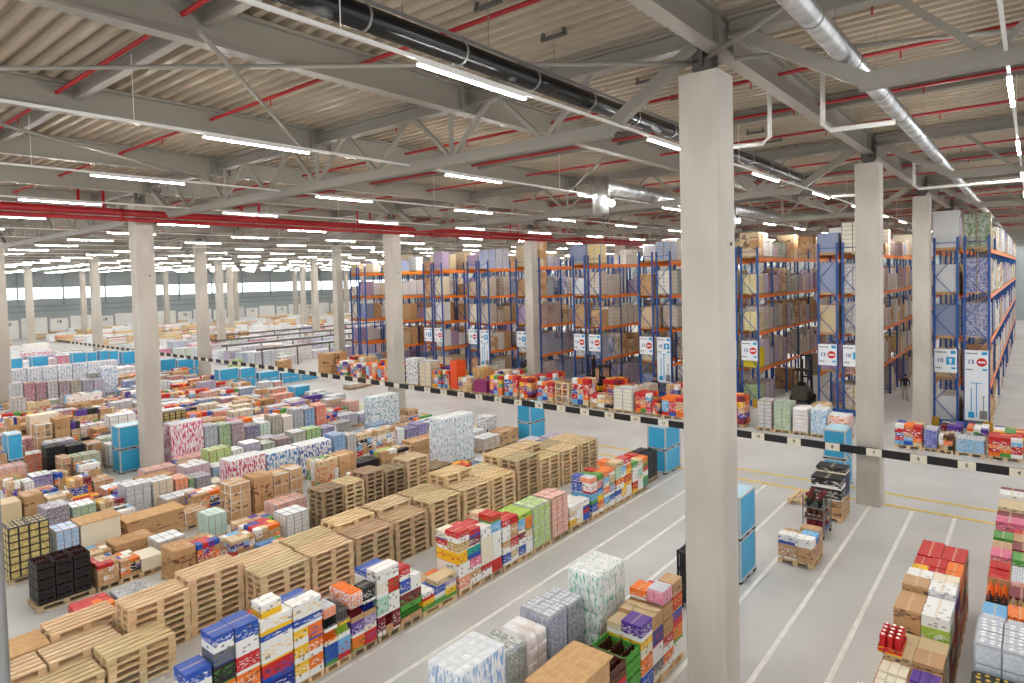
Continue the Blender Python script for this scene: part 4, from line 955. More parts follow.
    (15.54, 16.5, 57, 'tissue', 2.83, '#7f9fc4', 0),
    (16.52, 17.52, 57, 'tissue', 2.82, '#7f9fc4', 0),
    (17.54, 18.57, 57, 'tissue', 2.82, '#7f9fc4', 0),
    (18.59, 19.66, 57, 'tissue', 2.81, '#7f9fc4', 0),
    (24.05, 25.41, 60, 'BLUE', 2.09, 'x', 0),
    (25.5, 27.01, 60, 'BLUE', 1.93, 'x', 0),
    (27.01, 28.58, 60, 'BLUE', 1.94, 'x', 0),
    (24.41, 26.05, 50, 'BLUE', 1.86, 'x', 0),
    (26.13, 27.51, 50, 'BLUE', 1.73, 'x', 0),
    (27.76, 29.76, 50, 'BLUE', 1.19, 'x', 0),
    (29.85, 31.59, 50, 'BLUE', 0.91, 'x', 0),
    (31.67, 33.5, 50, 'BLUE', 0.5, 'x', 0),
    (16.19, 17.4, 66, 'BLUE', 2.9, 'x', 0),
    (19.17, 20.25, 66, 'BLUE', 2.9, 'x', 0),
    (19.91, 21.09, 66, 'BLUE', 2.84, 'x', 0),
    (14.76, 15.57, 66, 'BLUE', 2.9, 'x', 0),
    (21.34, 21.99, 66, 'BLUE', 2.87, 'x', 0),
    (22.07, 22.82, 66, 'BLUE', 2.79, 'x', 0),
    (23.15, 24.52, 66, 'BLUE', 2.59, 'x', 0),
]

OCC = [(x, 14.8, 24.2, 16.6) for x in (0,)]
boxes = [(0, 24.4, 11.5, 17.7), (-5, 27, -2, 9)]
MID.sort(key=lambda e: (e[2], e[0]))
for a in (0, 1, 2):
    for lv in range(4):
        for b in (0, 1):
            item(BC, 4.85+.42*a, 5.25+.42*a, 20.35+.42*b, 20.75+.42*b, PH+lv*.27, PH+(lv+1)*.27, 'black', 'black bottle crate, %s layer, %s %s, at the left behind the pallet stacks' % ('top' if lv == 3 else LAYN[lv], ('left', 'middle', 'right')[a], 'front' if b == 0 else 'back'), 'black bottle crates')
o = obj('wooden_pallet', PALLET, None, (4.8, 20.3, 0), (1.36/PW, 1, 1), color=(.7, .7, .7, 1)); tag(o, 'wooden pallet under the black bottle crates at the left', 'pallet')
boxes.append((4.7, 6.2, 20.3, 21.2)); MID = [e for e in MID if not (e[0] == 4.78 and e[2] == 20.3)]
counts = {}
final = []
for x0, x1, y, k, h, c, lid in MID:
    for _ in range(3):
        hit = [b for b in boxes if x0 < b[1]-.03 and x1 > b[0]+.03 and y < b[3]-.01 and y+PD > b[2]+.01]
        if not hit: break
        b = hit[0]
        if b[1] > x0 and b[1] < x1-.45 and b[0] <= x0: x0 = b[1]+.03
        elif b[0] < x1 and b[0] > x0+.45: x1 = b[0]-.03
        else: y = b[3]+.03
    else:
        if hit: continue
    boxes.append((x0, x1, y, y+PD)); final.append((x0, x1, y, k, h, c, lid))
for x in GX:
    for y in GY: boxes.append((x-.45, x+.45, y-.45, y+.45))
for b in ((11.0, 12.35, 32.35, 33.35), (25.9, 27.4, 20.1, 21.1)): boxes.append(b)
def free(x0, x1, y0, y1): return not any(x0 < b[1]-.01 and x1 > b[0]+.01 and y0 < b[3]-.01 and y1 > b[2]+.01 for b in boxes)
FC = ['kraft', 'beige', 'grey', 'lilac', '#9a8f90', '#b7a58c', 'salmon', '#7c93b8', '#a7b58f', 'white', 'dgrey', '#b25d6c', '#4f86b8', 'orange']
y = 17.75
while y < 60:
    x = max(4.0, y*.105) if y > 24 else 5.0
    while x < 24.6:
        w = R.choice((1.2, 1.2, .85, 1.34)); dens = .62 if y < 31 else .88
        if 17.7 < y < 19 or 19.0 < y < 20.0: dens = .3
        if free(x, x+w, y, y+PD):
            if R.random() < dens:
                k = R.choice(('tray', 'trayw', 'carton', 'vivid', 'mixedlow', 'mixed', 'tray', 'water', 'vivid')); h = R.uniform(.55, .85) if y < 31 else R.uniform(.7, 1.35)
                boxes.append((x, x+w, y, y+PD)); final.append((x, x+w, y, k, h, R.choice(FC), 0))
            x += w+.06
        else: x += .25
    y += 1.0 if y < 31 else 1.02
final.sort(key=lambda e: (round(e[2], 0), e[0]))
rows = {}
for e in final: rows.setdefault(int(e[2]-17), []).append(e)
def hexname(c):
    if not c.startswith('#'): return cname(c)
    v = srgb(c)[:3]; best = min(PAL, key=lambda k: sum((a-b)**2 for a, b in zip(RGB(k)[:3], v))); return cname(best)
for rk in sorted(rows):
    for i, (x0, x1, yy, k, h, c, lid) in enumerate(sorted(rows[rk], key=lambda e: (e[0], e[2]))):
        where = '%s strip behind the pallets, %s from left' % (ordw(rk), ordw(i))
        if k == 'carton' and c == 'kraft' and R.random() < .75: k = 'strap'
        if k == 'BLUE': blue(x0, yy, min(x1-x0, 1.9), h/2, 2, where)
        elif k == 'PAL': pallet_stack(x0, yy, max(3, int(h/(PH+.001))), 'weathered stack, '+where, seed=int(x0*50), w=x1-x0-.03, tone=R.choice((.45, .55, .62, .95)))
        else: load(x0, x1, yy, k, h, c if k not in ('carton',) or c.startswith('#') else c, '%s%s, %s' % ('' if k in ('mixed', 'mixedlow', 'carton', 'gold', 'crate', 'strap', 'vivid') else hexname(c)+' ', LOOK[k], where), 'loads in the storage field', lid=lid)
# far part of the hall: rows of low wrapped loads, blue containers, conveyor rails
FARL = ((41, 86, '#6b4a3a'), (43.2, 86, '#c9a37c'), (45.5, 86.5, '#7a5240'), (34.3, 50.5, 'kraft'), (35.7, 50.5, '#8a6a4a'), (33.2, 56, 'kraft'), (29.5, 58, 'lime'), (31, 61, 'lime'))
for x, y, c in FARL: boxes.append((x-.1, x+1.5, y-.1, y+1))
def simple(name, x, y, w, d, h, kind, c, label, group):
    o = obj(name, R.choice(KIND[kind]), None, (x, y, .0), (w, d, h), color=c); tag(o, label, 'pallet load', group); return o
n_ = 0; y = 61.0; rown = 0
FW = ['white', '#e4e4e8', '#d9dde6', 'pink', '#b9c4dc', '#e7d7d7', 'lilac', '#c8d4c0', '#d8b8bc']
farstuff = bmesh.new()
while y < 136:
    x = y*.24-3; i = 0
    while x < min(112, y*1.25):
        if 25.0 < x < 33: x = 33.5
        w = R.choice((1.3, 2.6, 2.6)); h = R.choice((.9, 1.2, 1.5, 1.7))
        if 62 < y < 76 and x < 25: h *= .7
        if R.random() < .78 and free(x, x+w, y, y+1.6):
            if n_ < 290:
                kind = R.choice(('trayw', 'trayw', 'tray', 'pattern', 'trayw', 'tissue')); c = R.choice(FW)
                simple('distant_load', x, y, w, 1.5, h, kind, c, '%s goods block in the far hall, row %s from the near side, %s from left' % (hexname(c), ordw(rown), ordw(i)), 'distant goods'); n_ += 1
            else: bx(farstuff, x, x+w, y, y+1.5, 0, h, R.randrange(3))
            i += 1
        x += w+.15
    y += 2.5 if y < 85 else 4.5; rown += 1
o = obj('distant_goods', mesh('distant_goods', farstuff, [M_film, MIXM[5], MIXM[0]])); tag(o, 'mass of pale wrapped goods at the very back of the hall', 'goods'); o['kind'] = 'stuff'
for i, (x0, x1, y, z) in enumerate(((33.3, 52, 60.2, 1.9), (33.5, 60, 67.75, 1.9), (36, 75, 75.25, 1.9), (40, 90, 82.75, 1.9))):
    bm = bmesh.new(); bx(bm, x0, x1, y, y+.12, z, z+.2)
    q = x0+.5
    while q < x1: bx(bm, q, q+.1, y, y+.1, 0, z); q += 4
    tag(obj('conveyor_rail', mesh('rail', bm, M_steel2)), 'long dark rail on posts running above the far goods, %s one back' % ordw(i), 'rail')
for i, (x, y, c) in enumerate(FARL):
    load(x, x+1.34, y, 'carton' if c.startswith('#') or c == 'kraft' else 'tray', 2.0 if i < 5 else 1.2, c, 'tall %s load standing apart across the aisle at the left, %s one' % (hexname(c), ordw(i)))

# ------------------------------------------------------------------ goods standing in front of the racks (across the striped barrier)
XD = 34.9
DZ = [  # y0, y1, height, kind, colour
 (.35, 1.55, 1.0, 'vivid', 'green'), (1.66, 2.75, .75, 'water', 'sky'), (2.83, 3.4, .8, 'mixedlow', 'brown'), (3.42, 3.98, 1.0, 'water', '#2038b8'), (4.0, 5.15, 1.1, 'vivid', 'red'),
 (7.1, 8.1, 1.2, 'pattern', 'orange'), (8.12, 8.9, 1.4, 'pattern', 'sky'), (9.0, 9.8, 1.4, 'sack', '#e8dcd8'), (9.85, 10.75, 1.6, 'tray', '#9cb888'), (10.8, 11.6, 1.6, 'tray', 'grey'),
 (12.3, 13.3, 1.7, 'vivid', 'beige'), (13.4, 14.5, 1.3, 'vivid', 'purple'), (14.6, 15.7, 1.2, 'vivid', 'red'), (15.8, 17.2, 1.25, 'vivid', 'red'), (17.3, 17.8, 1.0, 'vivid', 'red'), (17.85, 18.95, 1.35, 'vivid', 'pink'),
 (19.1, 20.5, 1.5, 'trayw', 'cream'), (20.6, 22.2, .9, 'mixedlow', 'kraft'), (22.3, 23.6, 1.85, 'vivid', 'red'), (23.8, 24.9, 1.5, 'FRAME', 'gold'), (25.1, 26.5, 1.4, 'vivid', 'red'), (26.95, 28.0, 1.5, 'vivid', 'yellow'),
 (28.2, 29.4, 1.6, 'vivid', 'blue'), (29.6, 30.8, 1.5, 'vivid', 'green'), (31.1, 32.4, 1.0, 'plain', '#8c2a66'), (32.6, 34.0, 1.1, 'mixedlow', 'brown'), (34.1, 34.8, 2.3, 'plain', '#e4501c'), (34.9, 35.6, 1.5, 'vivid', 'black'), (35.9, 36.8, 1.4, 'vivid', 'orange'),
 (36.9, 38.3, 2.1, 'trayw', 'beige'), (38.5, 39.9, 2.2, 'tissue', '#606060'), (40.6, 41.9, 1.4, 'vivid', 'red'), (42.2, 43.5, 1.3, 'vivid', 'beige'), (43.8, 45.1, 1.5, 'vivid', 'white'), (46, 47.3, 1.3, 'vivid', 'orange'), (48, 49.3, 1.4, 'vivid', 'green')]
for i, (a, b, h, k, c) in enumerate(DZ):
    w = 'aisle-side load behind the striped barrier, %s from the right' % ordw(i)
    if k == 'FRAME':
        t = empty('wooden_crate', (XD, a, 0)); tag(t, 'open pale wooden crate frame standing behind the striped barrier', 'crate'); bm = bmesh.new()
        for z in (.1, .55, 1.0, 1.42): bx(bm, 0, 1.0, 0, .08, z, z+.09); bx(bm, 0, 1.0, b-a-.08, b-a, z, z+.09); bx(bm, 0, .06, .08, b-a-.08, z, z+.09)
        for y in (0, (b-a)/2-.05, b-a-.1): bx(bm, -.03, .0, y, y+.1, 0, 1.5)
        obj('slat_frame', mesh('slats', bm, M_wood), t); continue
    t = load(XD, XD+1.1, a, k, h, c, '%s, %s' % (LOOK[k].replace('load', '').strip() or 'goods', w), 'goods in front of the racks', depth=b-a)
R = random.Random(77)
y = .2; i = 0
while y < 50:
    w = R.choice((.9, 1.3)); x = 36.5
    if not (4.9 < y < 7.3 or 10.4 < y < 13.2 or 16.0 < y < 19 and R.random() < .5 or 22.3 < y < 25.6 or 33.3 < y < 36) and not (3.5 < y < 5.7):
        k = R.choice(('vivid', 'mixedlow', 'vivid', 'tray', 'vivid')); h = R.uniform(.8, 1.7) if y > 6 else .9
        load(x+R.uniform(0, .4), x+1.6, y, k, h, R.choice(('red', 'kraft', 'white', 'orange', 'beige', 'pink', 'yellow')), '%s in the second line before the rack ends, %s from the right' % (LOOK[k], ordw(i)), 'goods in front of the racks', depth=w-.05); i += 1
    y += w+.12
load(35.2, 36.4, 1.9, 'plain', .95, '#5a1f2a', 'low dark red load with a board lid near the right edge', lid=1) if False else None
load(41.3, 42.6, 5.35-30+30+28.3, 'tray', 2.3, 'cream', 'cream white wrapped load parked in a rack aisle mouth') if False else None

# ------------------------------------------------------------------ storage racks
LV = [2.35, 4.7, 7.05, 9.4]; RX = 41.0; BAY = 2.95; RDEP = 1.12; RH = 10.1
def m_upright():
    bm = bmesh.new()
    for y in (0, RDEP-.1): bx(bm, 0, .1, y, y+.1, 0, RH); bx(bm, -.02, .12, y-.02, y+.12, 0, .02)
    z = .3; s = 0
    while z < RH-1.2:
        a, b = ((.1, RDEP-.1) if s % 2 == 0 else (RDEP-.1, .1)); bar(bm, (.05, a, z), (.05, b, z+1.1), .035, .035); z += 1.1; s += 1
    for z in (.3, RH-.3): bar(bm, (.05, .1, z), (.05, RDEP-.1, z), .035, .035)
    return mesh('upright', bm, M_rackblue)
UP = m_upright()
def m_beam(n):
    bm = bmesh.new(); bx(bm, .1, BAY*n-.0, -.04, .02, -.2, 0)
    for k in range(n+1): 
        if k: bx(bm, BAY*k-.03, BAY*k, -.035, .03, -.17, .03)
    return mesh('beam', bm, M_rackor)
BM = {n: m_beam(n) for n in (1,)}
def wood_load(kind, seed):
    return KIND[kind]
LC = ['#a4a7bc', '#c9bba8', '#9a8aa8', 'beige', '#c8aed0', '#8494bc', '#c0ab94', 'kraft', 'cream', '#dcd2bc', '#d8c8a0', '#c9b890', '#8a9aa8', '#7d5a4a', 'cream', '#5f6fa0', 'yellow', '#b98a78', '#a04a4a', '#7f9a7a', 'lilac']
pairs = [(1.75, 20), (7.55, 11), (13.45, 8), (19.35, 6), (24.95, 5), (30.55, 4), (36.0, 4), (41.6, 4), (47.1, 4), (52.6, 4)]
side = ['nearest the wide right aisle', 'second', 'third', 'fourth', 'fifth', 'sixth', 'seventh', 'eighth', 'ninth', 'last, leftmost']
rl = []; nload = 0
RK = random.Random(5)
def rackload(x, y, z, w, d, h, kind, c): rl.append((x, y, z, w, d, h, kind, c))
for pi, (yb, nb) in enumerate(pairs):
    for s in (0, 1):
        nbb = nb if s == 0 else min(nb, 4)
        y0 = yb + s*(RDEP+.22)
        t = empty('pallet_rack', (RX, y0, 0)); tag(t, 'blue and orange pallet rack, %s side of double rack row %s counted from the right' % ('right' if s == 0 else 'left', ordw(pi)), 'rack', 'pallet racks')
        for k in range(nbb+1): obj('upright_frame', UP, t, (k*BAY, 0, 0))
        for k in range(nbb):
            for z in LV:
                obj('beam', BM[1], t, (k*BAY, 0, z))
                if k < 3: obj('beam', BM[1], t, (k*BAY, RDEP, z))
        # loads: three pallets a bay, five tiers
        base_c = RK.sample(LC, 6)
        for k in range(nbb if s == 0 else 2):
            for zi, z in enumerate([0]+LV):
                if RK.random() < (.1 if zi else .25): continue
                same = RK.random() < .5; c0 = RK.choice(base_c); kd0 = RK.choice(('tray', 'carton', 'tray', 'trayw', 'tray', 'tray', 'water'))
                for q in range(3):
                    if s == 1 and q > 0 and k > 0: continue
                    if RK.random() < .08: continue
                    c = c0 if same else RK.choice(base_c); kd = kd0 if same else RK.choice(('tray', 'carton', 'trayw', 'tray', 'sack', 'tray', 'water'))
                    h = RK.uniform(1.05, 1.75) if zi < 4 else RK.choice((0, 1.2, 1.5, 1.75, 1.0, .8))
                    if h == 0: continue
                    rackload(RX+k*BAY+.14+q*.93, y0-.02, z, .88, RDEP+.06, h, kd, c)
# special loads seen at the front ends
def setload(pi, s, zi, c, kd, h=1.8):
    yb = pairs[pi][0]+s*(RDEP+.22)-.02
    z = ([0]+LV)[zi]
    for e in [e for e in rl if abs(e[1]-yb) < .01 and abs(e[2]-z) < .01 and e[0] < RX+1.0]: rl.remove(e)
    rackload(RX+.14, yb, z, .88, RDEP+.06, h, kd, c)
setload(0, 0, 4, '#5f7a48', 'tray', 1.75); setload(0, 1, 4, '#d8b850', 'tray', 2.1); setload(0, 0, 3, '#6a6fa8', 'tray'); setload(0, 0, 2, '#6a6fa0', 'tray'); setload(0, 1, 3, '#8f8a80', 'tray', 1.6); setload(0, 1, 2, '#8a6a4a', 'carton'); setload(0, 0, 1, '#c49466', 'plain', 1.6); setload(0, 1, 0, 'yellow', 'mixedlow', 1.6)
setload(1, 1, 4, '#c0c8c0', 'tray', 1.3); setload(1, 1, 3, '#e0c888', 'tray', 1.9); setload(1, 0, 3, '#b8b8bc', 'tray', 1.7); setload(1, 0, 2, '#8a8278', 'tray', 1.8)
setload(2, 0, 4, '#e8c838', 'carton', 1.5); setload(2, 0, 3, '#d8c470', 'tray', 1.2); setload(2, 0, 2, '#e0cc70', 'tray', 1.2); setload(2, 0, 1, '#e8d020', 'plain', 1.2); setload(2, 1, 3, '#8a4a48', 'tray', 1.6); setload(2, 0, 0, '#88b030', 'tray', 1.2)
setload(4, 0, 4, '#e8c860', 'tray', 1.4); setload(4, 0, 2, '#e8b08c', 'carton', 1.3); setload(4, 0, 0, '#d8904c', 'tray', 1.5); setload(3, 0, 4, '#7f9ac0', 'tray', 1.3)
setload(5, 0, 4, 'cream', 'carton', 2.0); setload(5, 0, 3, 'cream', 'carton', 1.9); setload(6, 0, 4, '#8f98c8', 'tray', 1.6); setload(7, 0, 4, '#c8a8d0', 'tray', 1.7); setload(7, 0, 3, '#c098c8', 'tray'); setload(7, 0, 2, '#b890c8', 'tray')
def visk(e):
    d = Vector((e[0], e[1], e[2]+.8-CAMZ)); return d.length
rl.sort(key=lambda e: visk(e) + (0 if any(abs(e[1]+.02-p[0]) < .01 for p in pairs) else 25))
tiern = ['floor level', 'first beam level', 'second beam level', 'third beam level', 'top beam level']
mats = ALLM
def rackmesh(kind, idx):
    me = KIND[kind][idx]; return me
RLM = {}
bmrest = bmesh.new(); seen = {}
restmats = [M_kraft, newmat('goods_cream', srgb('#ddd2b8'), .5), newmat('goods_beige', srgb('#c9b48f'), .5), newmat('goods_blue_grey', srgb('#8f9ab8'), .45), newmat('goods_mauve', srgb('#a892ae'), .45), newmat('goods_white', srgb('#dcdcdc'), .4)]
for n, (x, y, z, w, d, h, kd, c) in enumerate(rl):
    zi = ([0]+LV).index(z); pi = min(range(10), key=lambda q: abs(pairs[q][0]+.7-y)); s = 'right' if y < pairs[pi][0]+.6 else 'left'
    if n < 285:
        if kd == 'carton': c = RK.choice(('kraft', 'beige', '#b5895c', '#cda97e', '#d8c09a'))
        sl = int((x-RX)/.93)
        o = obj('rack_pallet', PALLET, None, (x, y+.02, z+.001), (w/PW, (d-.04)/PD, .8), color=(.8, .78, .76, 1)) if n < 90 else None
        zb = z+PH*.8+.002 if n < 90 else z+.002
        o2 = obj('rack_load', RK.choice(KIND[kd]), None, (x, y, zb), (w, d, h), color=c)
        lab = '%s%s on the %s, %s slot deep, %s side of rack row %s' % ('' if kd in ('mixed',) else hexname(c)+' ', {'tray': 'wrapped trays', 'trayw': 'wrapped trays', 'carton': 'cartons', 'pattern': 'packs', 'plain': 'boxed goods', 'water': 'bottle packs', 'sack': 'sacks', 'mixed': 'mixed goods', 'mixedlow': 'mixed goods'}[kd], tiern[zi], ordw(sl), s, ordw(pi))
        tag(o2, lab, 'pallet load', 'pallet loads in the racks')
        if o: o.name = 'pallet'; o.parent = o2; o.matrix_parent_inverse = Matrix.Identity(4); o.location = (0, .02/d, -(PH*.8+.001)/h); o.scale = (1/PW, .96/PD, .8/h)
    else: bx(bmrest, x, x+w, y, y+d, z+.002, z+.15, 0); bx(bmrest, x+.01, x+w-.01, y+.01, y+d-.01, z+.15, z+h, RK.randrange(len(restmats)))
o = obj('deep_rack_goods', mesh('deep_rack_goods', bmrest, restmats)); tag(o, 'remaining pallet loads deep inside the racks', 'goods'); o['kind'] = 'stuff'

# aisle-end boards on the racks
def board(pi, s, z0, z1, kind, tall=False):
    y0 = pairs[pi][0]+s*(RDEP+.22)+.06; w = RDEP-.12
    t = obj('aisle_sign', None, None, (RX-.05, y0, z0)); tag(t, '%s white aisle board with %s, %s end of rack row %s' % ('tall' if tall else 'square', {'no': 'red no-entry disc', 'go': 'cyan arrow panel'}[kind], 'right' if s == 0 else 'left', ordw(pi)), 'sign', 'aisle boards')
    bm = bmesh.new(); bx(bm, -.02, 0, 0, w, 0, z1-z0); obj('board', mesh('board', bm, M_sign), t)
    top = z1-z0
    def rot(o): o.rotation_euler = (math.pi/2, 0, -math.pi/2); return o
    # lettering: the readable words are too small in the photo, so only blocks of the same size
    n = rot(obj('aisle_code', text_mesh('13' if kind == 'no' else '10', .3, M_signblue, .003), t, (-.025, w*.74, top-.62)))
    cy, cz = w*.28, top-.62
    bm = bmesh.new()
    if kind == 'no':
        bar(bm, (-.021, cy, cz), (-.03, cy, cz), .44, .44, 24); obj('no_entry_disc', mesh('disc', bm, M_signred), t)
        bm = bmesh.new(); bx(bm, -.036, -.031, cy-.15, cy+.15, cz-.045, cz+.045); obj('white_bar', mesh('wb', bm, M_sign), t)
    else:
        bx(bm, -.03, -.021, cy-.2, cy+.2, cz-.2, cz+.2); obj('arrow_panel', mesh('ap', bm, M_signcy), t)
        bm = bmesh.new(); bx(bm, -.036, -.031, cy-.04, cy+.04, cz-.14, cz+.03)
        v = [bm.verts.new((-.036, cy+a, cz+b)) for a, b in ((-.1, .03), (.1, .03), (0, .15))]; bm.faces.new(v); obj('arrow', mesh('ar', bm, M_sign), t)
    bm = bmesh.new(); bx(bm, -.026, -.021, .05, .28, top-.24, top-.08); bx(bm, -.026, -.021, .05, .25, top-1.06, top-.96); obj('cyan_tab', mesh('ct', bm, M_signcy), t)
    bm = bmesh.new()
    for q in range(7): bx(bm, -.026, -.021, w-.1-q*.075, w-.05-q*.075, top-.2, top-.14)
    for q in range(4): bx(bm, -.026, -.021, w-.1-q*.075, w-.05-q*.075, top-1.05, top-.99)
    obj('small_print', mesh('sp', bm, M_blk), t)
    if tall:
        bm = bmesh.new(); bar(bm, (-.03, w*.72, .45), (-.03, w*.72, 1.7), .035, .03); bx(bm, -.04, -.021, w*.72-.13, w*.72+.13, .15, .45); obj('broom', mesh('broom', bm, M_signcy), t)
        bm = bmesh.new(); bar(bm, (-.03, w*.5, .2), (-.03, w*.5, 2.0), .04, .03); bar(bm, (-.03, w*.25, 1.98), (-.03, w*.75, 1.98), .06, .03); obj('squeegee', mesh('squeegee', bm, M_signcy), t)
        bm = bmesh.new(); bar(bm, (-.03, w*.2, .5), (-.03, w*.2, 1.3), .04, .03); bar(bm, (-.03, w*.2-.08, 1.3), (-.03, w*.2+.08, 1.3), .04, .03); bx(bm, -.05, -.021, w*.2-.16, w*.2+.16, .12, .55); obj('shovel', mesh('shovel', bm, M_zinc), t)
board(0, 1, 2.9, 4.15, 'go'); board(0, 0, .45, 4.15, 'no', True); board(1, 1, 2.9, 4.15, 'no'); board(1, 0, 2.9, 4.15, 'go'); board(2, 0, 2.9, 4.15, 'no'); board(2, 1, 2.9, 4.15, 'go')
board(3, 1, 2.9, 4.15, 'no'); board(3, 0, 1.0, 4.15, 'go', True); board(4, 1, 2.9, 4.15, 'no'); board(4, 0, 2.9, 4.15, 'no'); board(5, 1, 2.9, 4.15, 'go'); board(6, 1, 2.9, 4.15, 'no'); board(6, 0, 1.0, 4.15, 'go', True); board(7, 1, 2.9, 4.15, 'go'); board(7, 0, 2.9, 4.15, 'no')
M_hz = newmat('hazard', srgb('#e0b020'), .5); _tc = N(M_hz, 'ShaderNodeTexCoord'); _sx = N(M_hz, 'ShaderNodeSeparateXYZ'); L(M_hz, _tc.outputs['Object'], _sx.inputs[0])
_f = mth(M_hz, 'LESS_THAN', mth(M_hz, 'FRACT', mth(M_hz, 'MULTIPLY', mth(M_hz, 'ADD', _sx.outputs[1], _sx.outputs[2]), 7.0)), .45); L(M_hz, mixc(M_hz, _f, srgb('#eab92a'), srgb('#1c1a14')), BS(M_hz).inputs['Base Color'])
for pi in range(8):
    yb = pairs[pi][0]; t = empty('rack_guard', (RX-.4, yb-.15, 0)); tag(t, 'blue guard rail with yellow-black ends at the foot of rack row %s from the right' % ordw(pi), 'guard rail', 'rack guard rails')
    l = 2*RDEP+.5; bm = bmesh.new(); bx(bm, 0, .12, .45, l-.45, .08, .42); obj('rail', mesh('rail', bm, M_rackblue), t)
    for a in (0, l-.45):
        bm = bmesh.new(); bx(bm, -.03, .22, a, a+.45, 0, .5); obj('end_block', mesh('endb', bm, M_hz), t)

# ------------------------------------------------------------------ people and fork lift
M_skin = newmat('skin', srgb('#c68f74'), .6); M_hair = newmat('hair', srgb('#2a1c14'), .8)
def person(x, y, rz, top, leg, pose, label):
    J = {}; V = []; Rr = []; E = []
    def v(n, p, r): J[n] = len(V); V.append(p); Rr.append(r)
    st = .16 if pose == 'walk' else .03
    v('pel', (0, 0, .95), (.15, .11)); v('wai', (0, 0, 1.12), (.14, .1)); v('che', (.02, 0, 1.32), (.17, .11)); v('nec', (.02, 0, 1.46), (.06, .06)); v('hd0', (.03, 0, 1.53), (.065, .07)); v('hd1', (.035, 0, 1.62), (.078, .09)); v('hd2', (.03, 0, 1.70), (.06, .07))
    E += [('pel', 'wai'), ('wai', 'che'), ('che', 'nec'), ('nec', 'hd0'), ('hd0', 'hd1'), ('hd1', 'hd2')]
    for s, n in ((1, 'l'), (-1, 'r')):
        sx = st*s
        v(n+'hip', (0, .09*s, .88), (.095, .095)); v(n+'kne', (sx*.7+.02, .1*s, .49), (.06, .06)); v(n+'ank', (sx*1.3-(.05 if sx < 0 else 0), .1*s, .1), (.042, .045)); v(n+'toe', (sx*1.3+.15, .11*s, .045), (.04, .035))
        E += [('pel', n+'hip'), (n+'hip', n+'kne'), (n+'kne', n+'ank'), (n+'ank', n+'toe')]
        ax = -sx*.9
        v(n+'sho', (.02, .19*s, 1.4), (.06, .06))
        if pose == 'reach': v(n+'elb', (.2, .24*s, 1.22), (.042, .042)); v(n+'wri', (.42, .18*s, 1.2), (.03, .03)); v(n+'han', (.5, .16*s, 1.2), (.035, .022))
        else: v(n+'elb', (ax*.5, .25*s, 1.12), (.042, .042)); v(n+'wri', (ax+.06, .26*s, .9), (.028, .03)); v(n+'han', (ax+.09, .26*s, .81), (.022, .035))
        E += [('che', n+'sho'), (n+'sho', n+'elb'), (n+'elb', n+'wri'), (n+'wri', n+'han')]
        hx, hy, hz = V[J[n+'han']]
        for f in range(4):
            dx, dz = ((.07, -.01) if pose == 'reach' else (.005, -.08)); off = (f-1.5)*.017
            p = (hx+dx*(1-.1*abs(f-1.2)), hy+(off if pose == 'reach' else 0), hz+dz+(0)) if pose == 'reach' else (hx+off+dx, hy, hz+dz*(1-.1*abs(f-1.2)))
            v(n+'f%d' % f, p, (.008, .008)); E.append((n+'han', n+'f%d' % f))
        v(n+'th', (hx+.03, hy-.035*s, hz-.03), (.009, .009)); E.append((n+'wri', n+'th'))
    me = bpy.data.meshes.new('body'); me.from_pydata(V, [(J[a], J[b]) for a, b in E], []); o = bpy.data.objects.new('tmp', me); COL.objects.link(o)
    md = o.modifiers.new('s', 'SKIN'); md.use_smooth_shade = True
    for i, sv in enumerate(me.skin_vertices[0].data): sv.radius = Rr[i]; sv.use_root = (i == 0)
    ss = o.modifiers.new('u', 'SUBSURF'); ss.levels = 1; ss.render_levels = 1
    dg = bpy.context.evaluated_depsgraph_get(); m2 = bpy.data.meshes.new_from_object(o.evaluated_get(dg)); bpy.data.objects.remove(o)
    m2.materials.clear()
    for m in (M_skin, newmat('jacket', RGB(top), .7), newmat('trousers', RGB(leg), .7), M_rub): m2.materials.append(m)
    for p in m2.polygons:
        c = p.center; arm = abs(c.y) > .2 and c.z < 1.3
        if c.z > 1.47: p.material_index = 0
        elif arm or (pose == 'reach' and c.x > .15 and c.z > 1): p.material_index = 0 if (c.z < .9 or (pose == 'reach' and c.x > .42)) else 1
        elif c.z > .95: p.material_index = 1
        elif c.z > .1: p.material_index = 2
        else: p.material_index = 3
    b = obj('person', m2, None, (x, y, 0), None, rz); tag(b, label, 'person')
    hb = bmesh.new(); bmesh.ops.create_uvsphere(hb, u_segments=14, v_segments=10, radius=.1, matrix=Matrix.Translation((.012, 0, 1.665)) @ Matrix.Diagonal((1, .86, .86, 1)))
    bmesh.ops.delete(hb, geom=[q for q in hb.verts if q.co.x > .07 and q.co.z < 1.70 or q.co.z < 1.6], context='VERTS'); obj('hair', mesh('hair', hb, M_hair, True), b)
    fb = bmesh.new(); bar(fb, (.11, 0, 1.63), (.135, 0, 1.6), .022, .03, 6); obj('nose', mesh('nose', fb, M_skin), b)
    for s in (-1, 1):
        eb = bmesh.new(); bmesh.ops.create_uvsphere(eb, u_segments=6, v_segments=4, radius=.011, matrix=Matrix.Translation((.112, .032*s, 1.645))); obj('eye', mesh('eye', eb, M_blk), b)
        eb = bmesh.new(); bmesh.ops.create_uvsphere(eb, u_segments=6, v_segments=4, radius=.022, matrix=Matrix.Translation((.03, .085*s, 1.625)) @ Matrix.Diagonal((1, .4, 1.3, 1))); obj('ear', mesh('ear', eb, M_skin), b)
    return b
person(47.6, 6.4, .3, '#1e2430', '#b9b3a8', 'walk', 'person in dark jacket and light trousers walking in the aisle between the two right columns')
person(35.3, 49.5, 2.2, '#18181a', '#1c1c22', 'reach', 'person in black standing at the left beside the third column, arms forward')
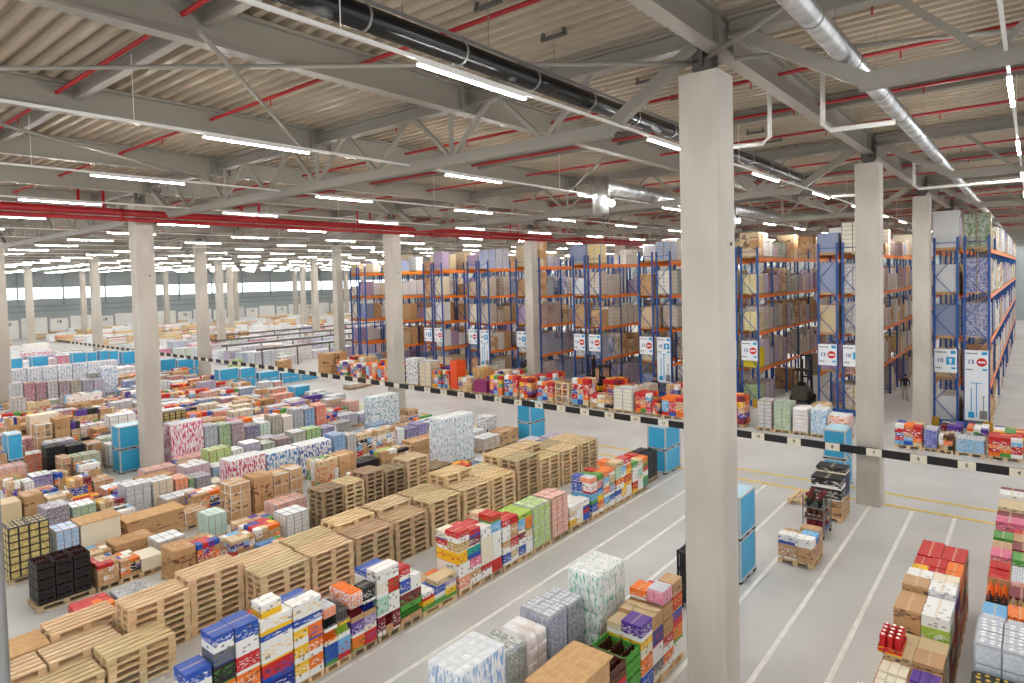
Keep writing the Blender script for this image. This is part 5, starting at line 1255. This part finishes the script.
person(38.9, 19.6, -2.6, '#141416', '#20222a', 'stand', 'person in black between goods just left of the nearest column')
person(38.9, 46.2, -1.0, '#1a2420', '#202428', 'stand', 'person in dark clothes near the leftmost rack end')
person(38.6, 22.0, 2.0, '#1c1c20', '#26262c', 'stand', 'person in dark clothes right of the yellow fork lift')
def forklift(x, y, rz, label, body='#e8b818'):
    t = empty('fork_lift', (x, y, 0), rz); tag(t, label, 'fork lift')
    mb = newmat('lift_body', srgb(body), .4)
    bm = bmesh.new(); bx(bm, -.9, .55, -.5, .5, .25, .75); bx(bm, -1.05, -.5, -.5, .5, .3, 1.15)
    bmesh.ops.bevel(bm, geom=bm.edges[:], offset=.05, segments=2, affect='EDGES'); obj('body', mesh('lb', bm, mb), t)
    bm = bmesh.new()
    for sx in (-.8, .35):
        for sy in (-.45, .45): bar(bm, (sx, sy, .75), (sx*.85, sy, 2.1), .06, .06)
    for q in range(6): bx(bm, -.72+q*.2, -.66+q*.2, -.48, .48, 2.1, 2.15)
    obj('overhead_guard', mesh('og', bm, M_blk), t)
    bm = bmesh.new()
    for sy in (-.32, .32): bx(bm, .62, .74, sy-.05, sy+.05, .08, 3.0); bx(bm, .75, .82, sy*.8-.04, sy*.8+.04, .08, 2.7)
    for z in (.5, 1.5, 2.9): bx(bm, .64, .72, -.32, .32, z, z+.1)
    obj('mast', mesh('mast', bm, M_blk), t)
    bm = bmesh.new(); bx(bm, .82, .88, -.4, .4, .1, .7)
    for sy in (-.25, .25): bx(bm, .88, 1.9, sy-.06, sy+.06, .06, .11)
    obj('forks', mesh('forks', bm, M_steel2), t)
    bm = bmesh.new(); bx(bm, -.45, .0, -.25, .25, .75, .9); bx(bm, -.5, -.4, -.25, .25, .9, 1.35); obj('seat', mesh('seat', bm, M_rub), t)
    for sx in (-.7, .4):
        for sy in (-.52, .52):
            bm = bmesh.new(); bar(bm, (sx, sy-.08, .26), (sx, sy+.08, .26), .52, .52, 16); obj('wheel', mesh('wheel', bm, M_rub), t)
forklift(38.9, 24.0, 2.9, 'yellow and black fork lift with raised mast behind the barrier goods')
forklift(44.5, 34.4, .2, 'dark fork lift working inside a rack aisle left of centre', '#3a3a3c')
forklift(44.0, 11.6, 0, 'dark fork lift carrying bottles in the aisle right of the nearest column', '#4a4438')

# galvanised post of the camera platform at the left picture edge
bm = bmesh.new(); bar(bm, (0, 0, 0), (0, 0, 12.7), .07, .07, 14); bar(bm, (0, 0, 0), (0, 0, .02), .24, .24, 4); o = obj('platform_post', mesh('post', bm, M_zinc), loc=(0.550, 2.847, 0))
tag(o, 'narrow galvanised steel post close to the camera at the left picture edge', 'post')
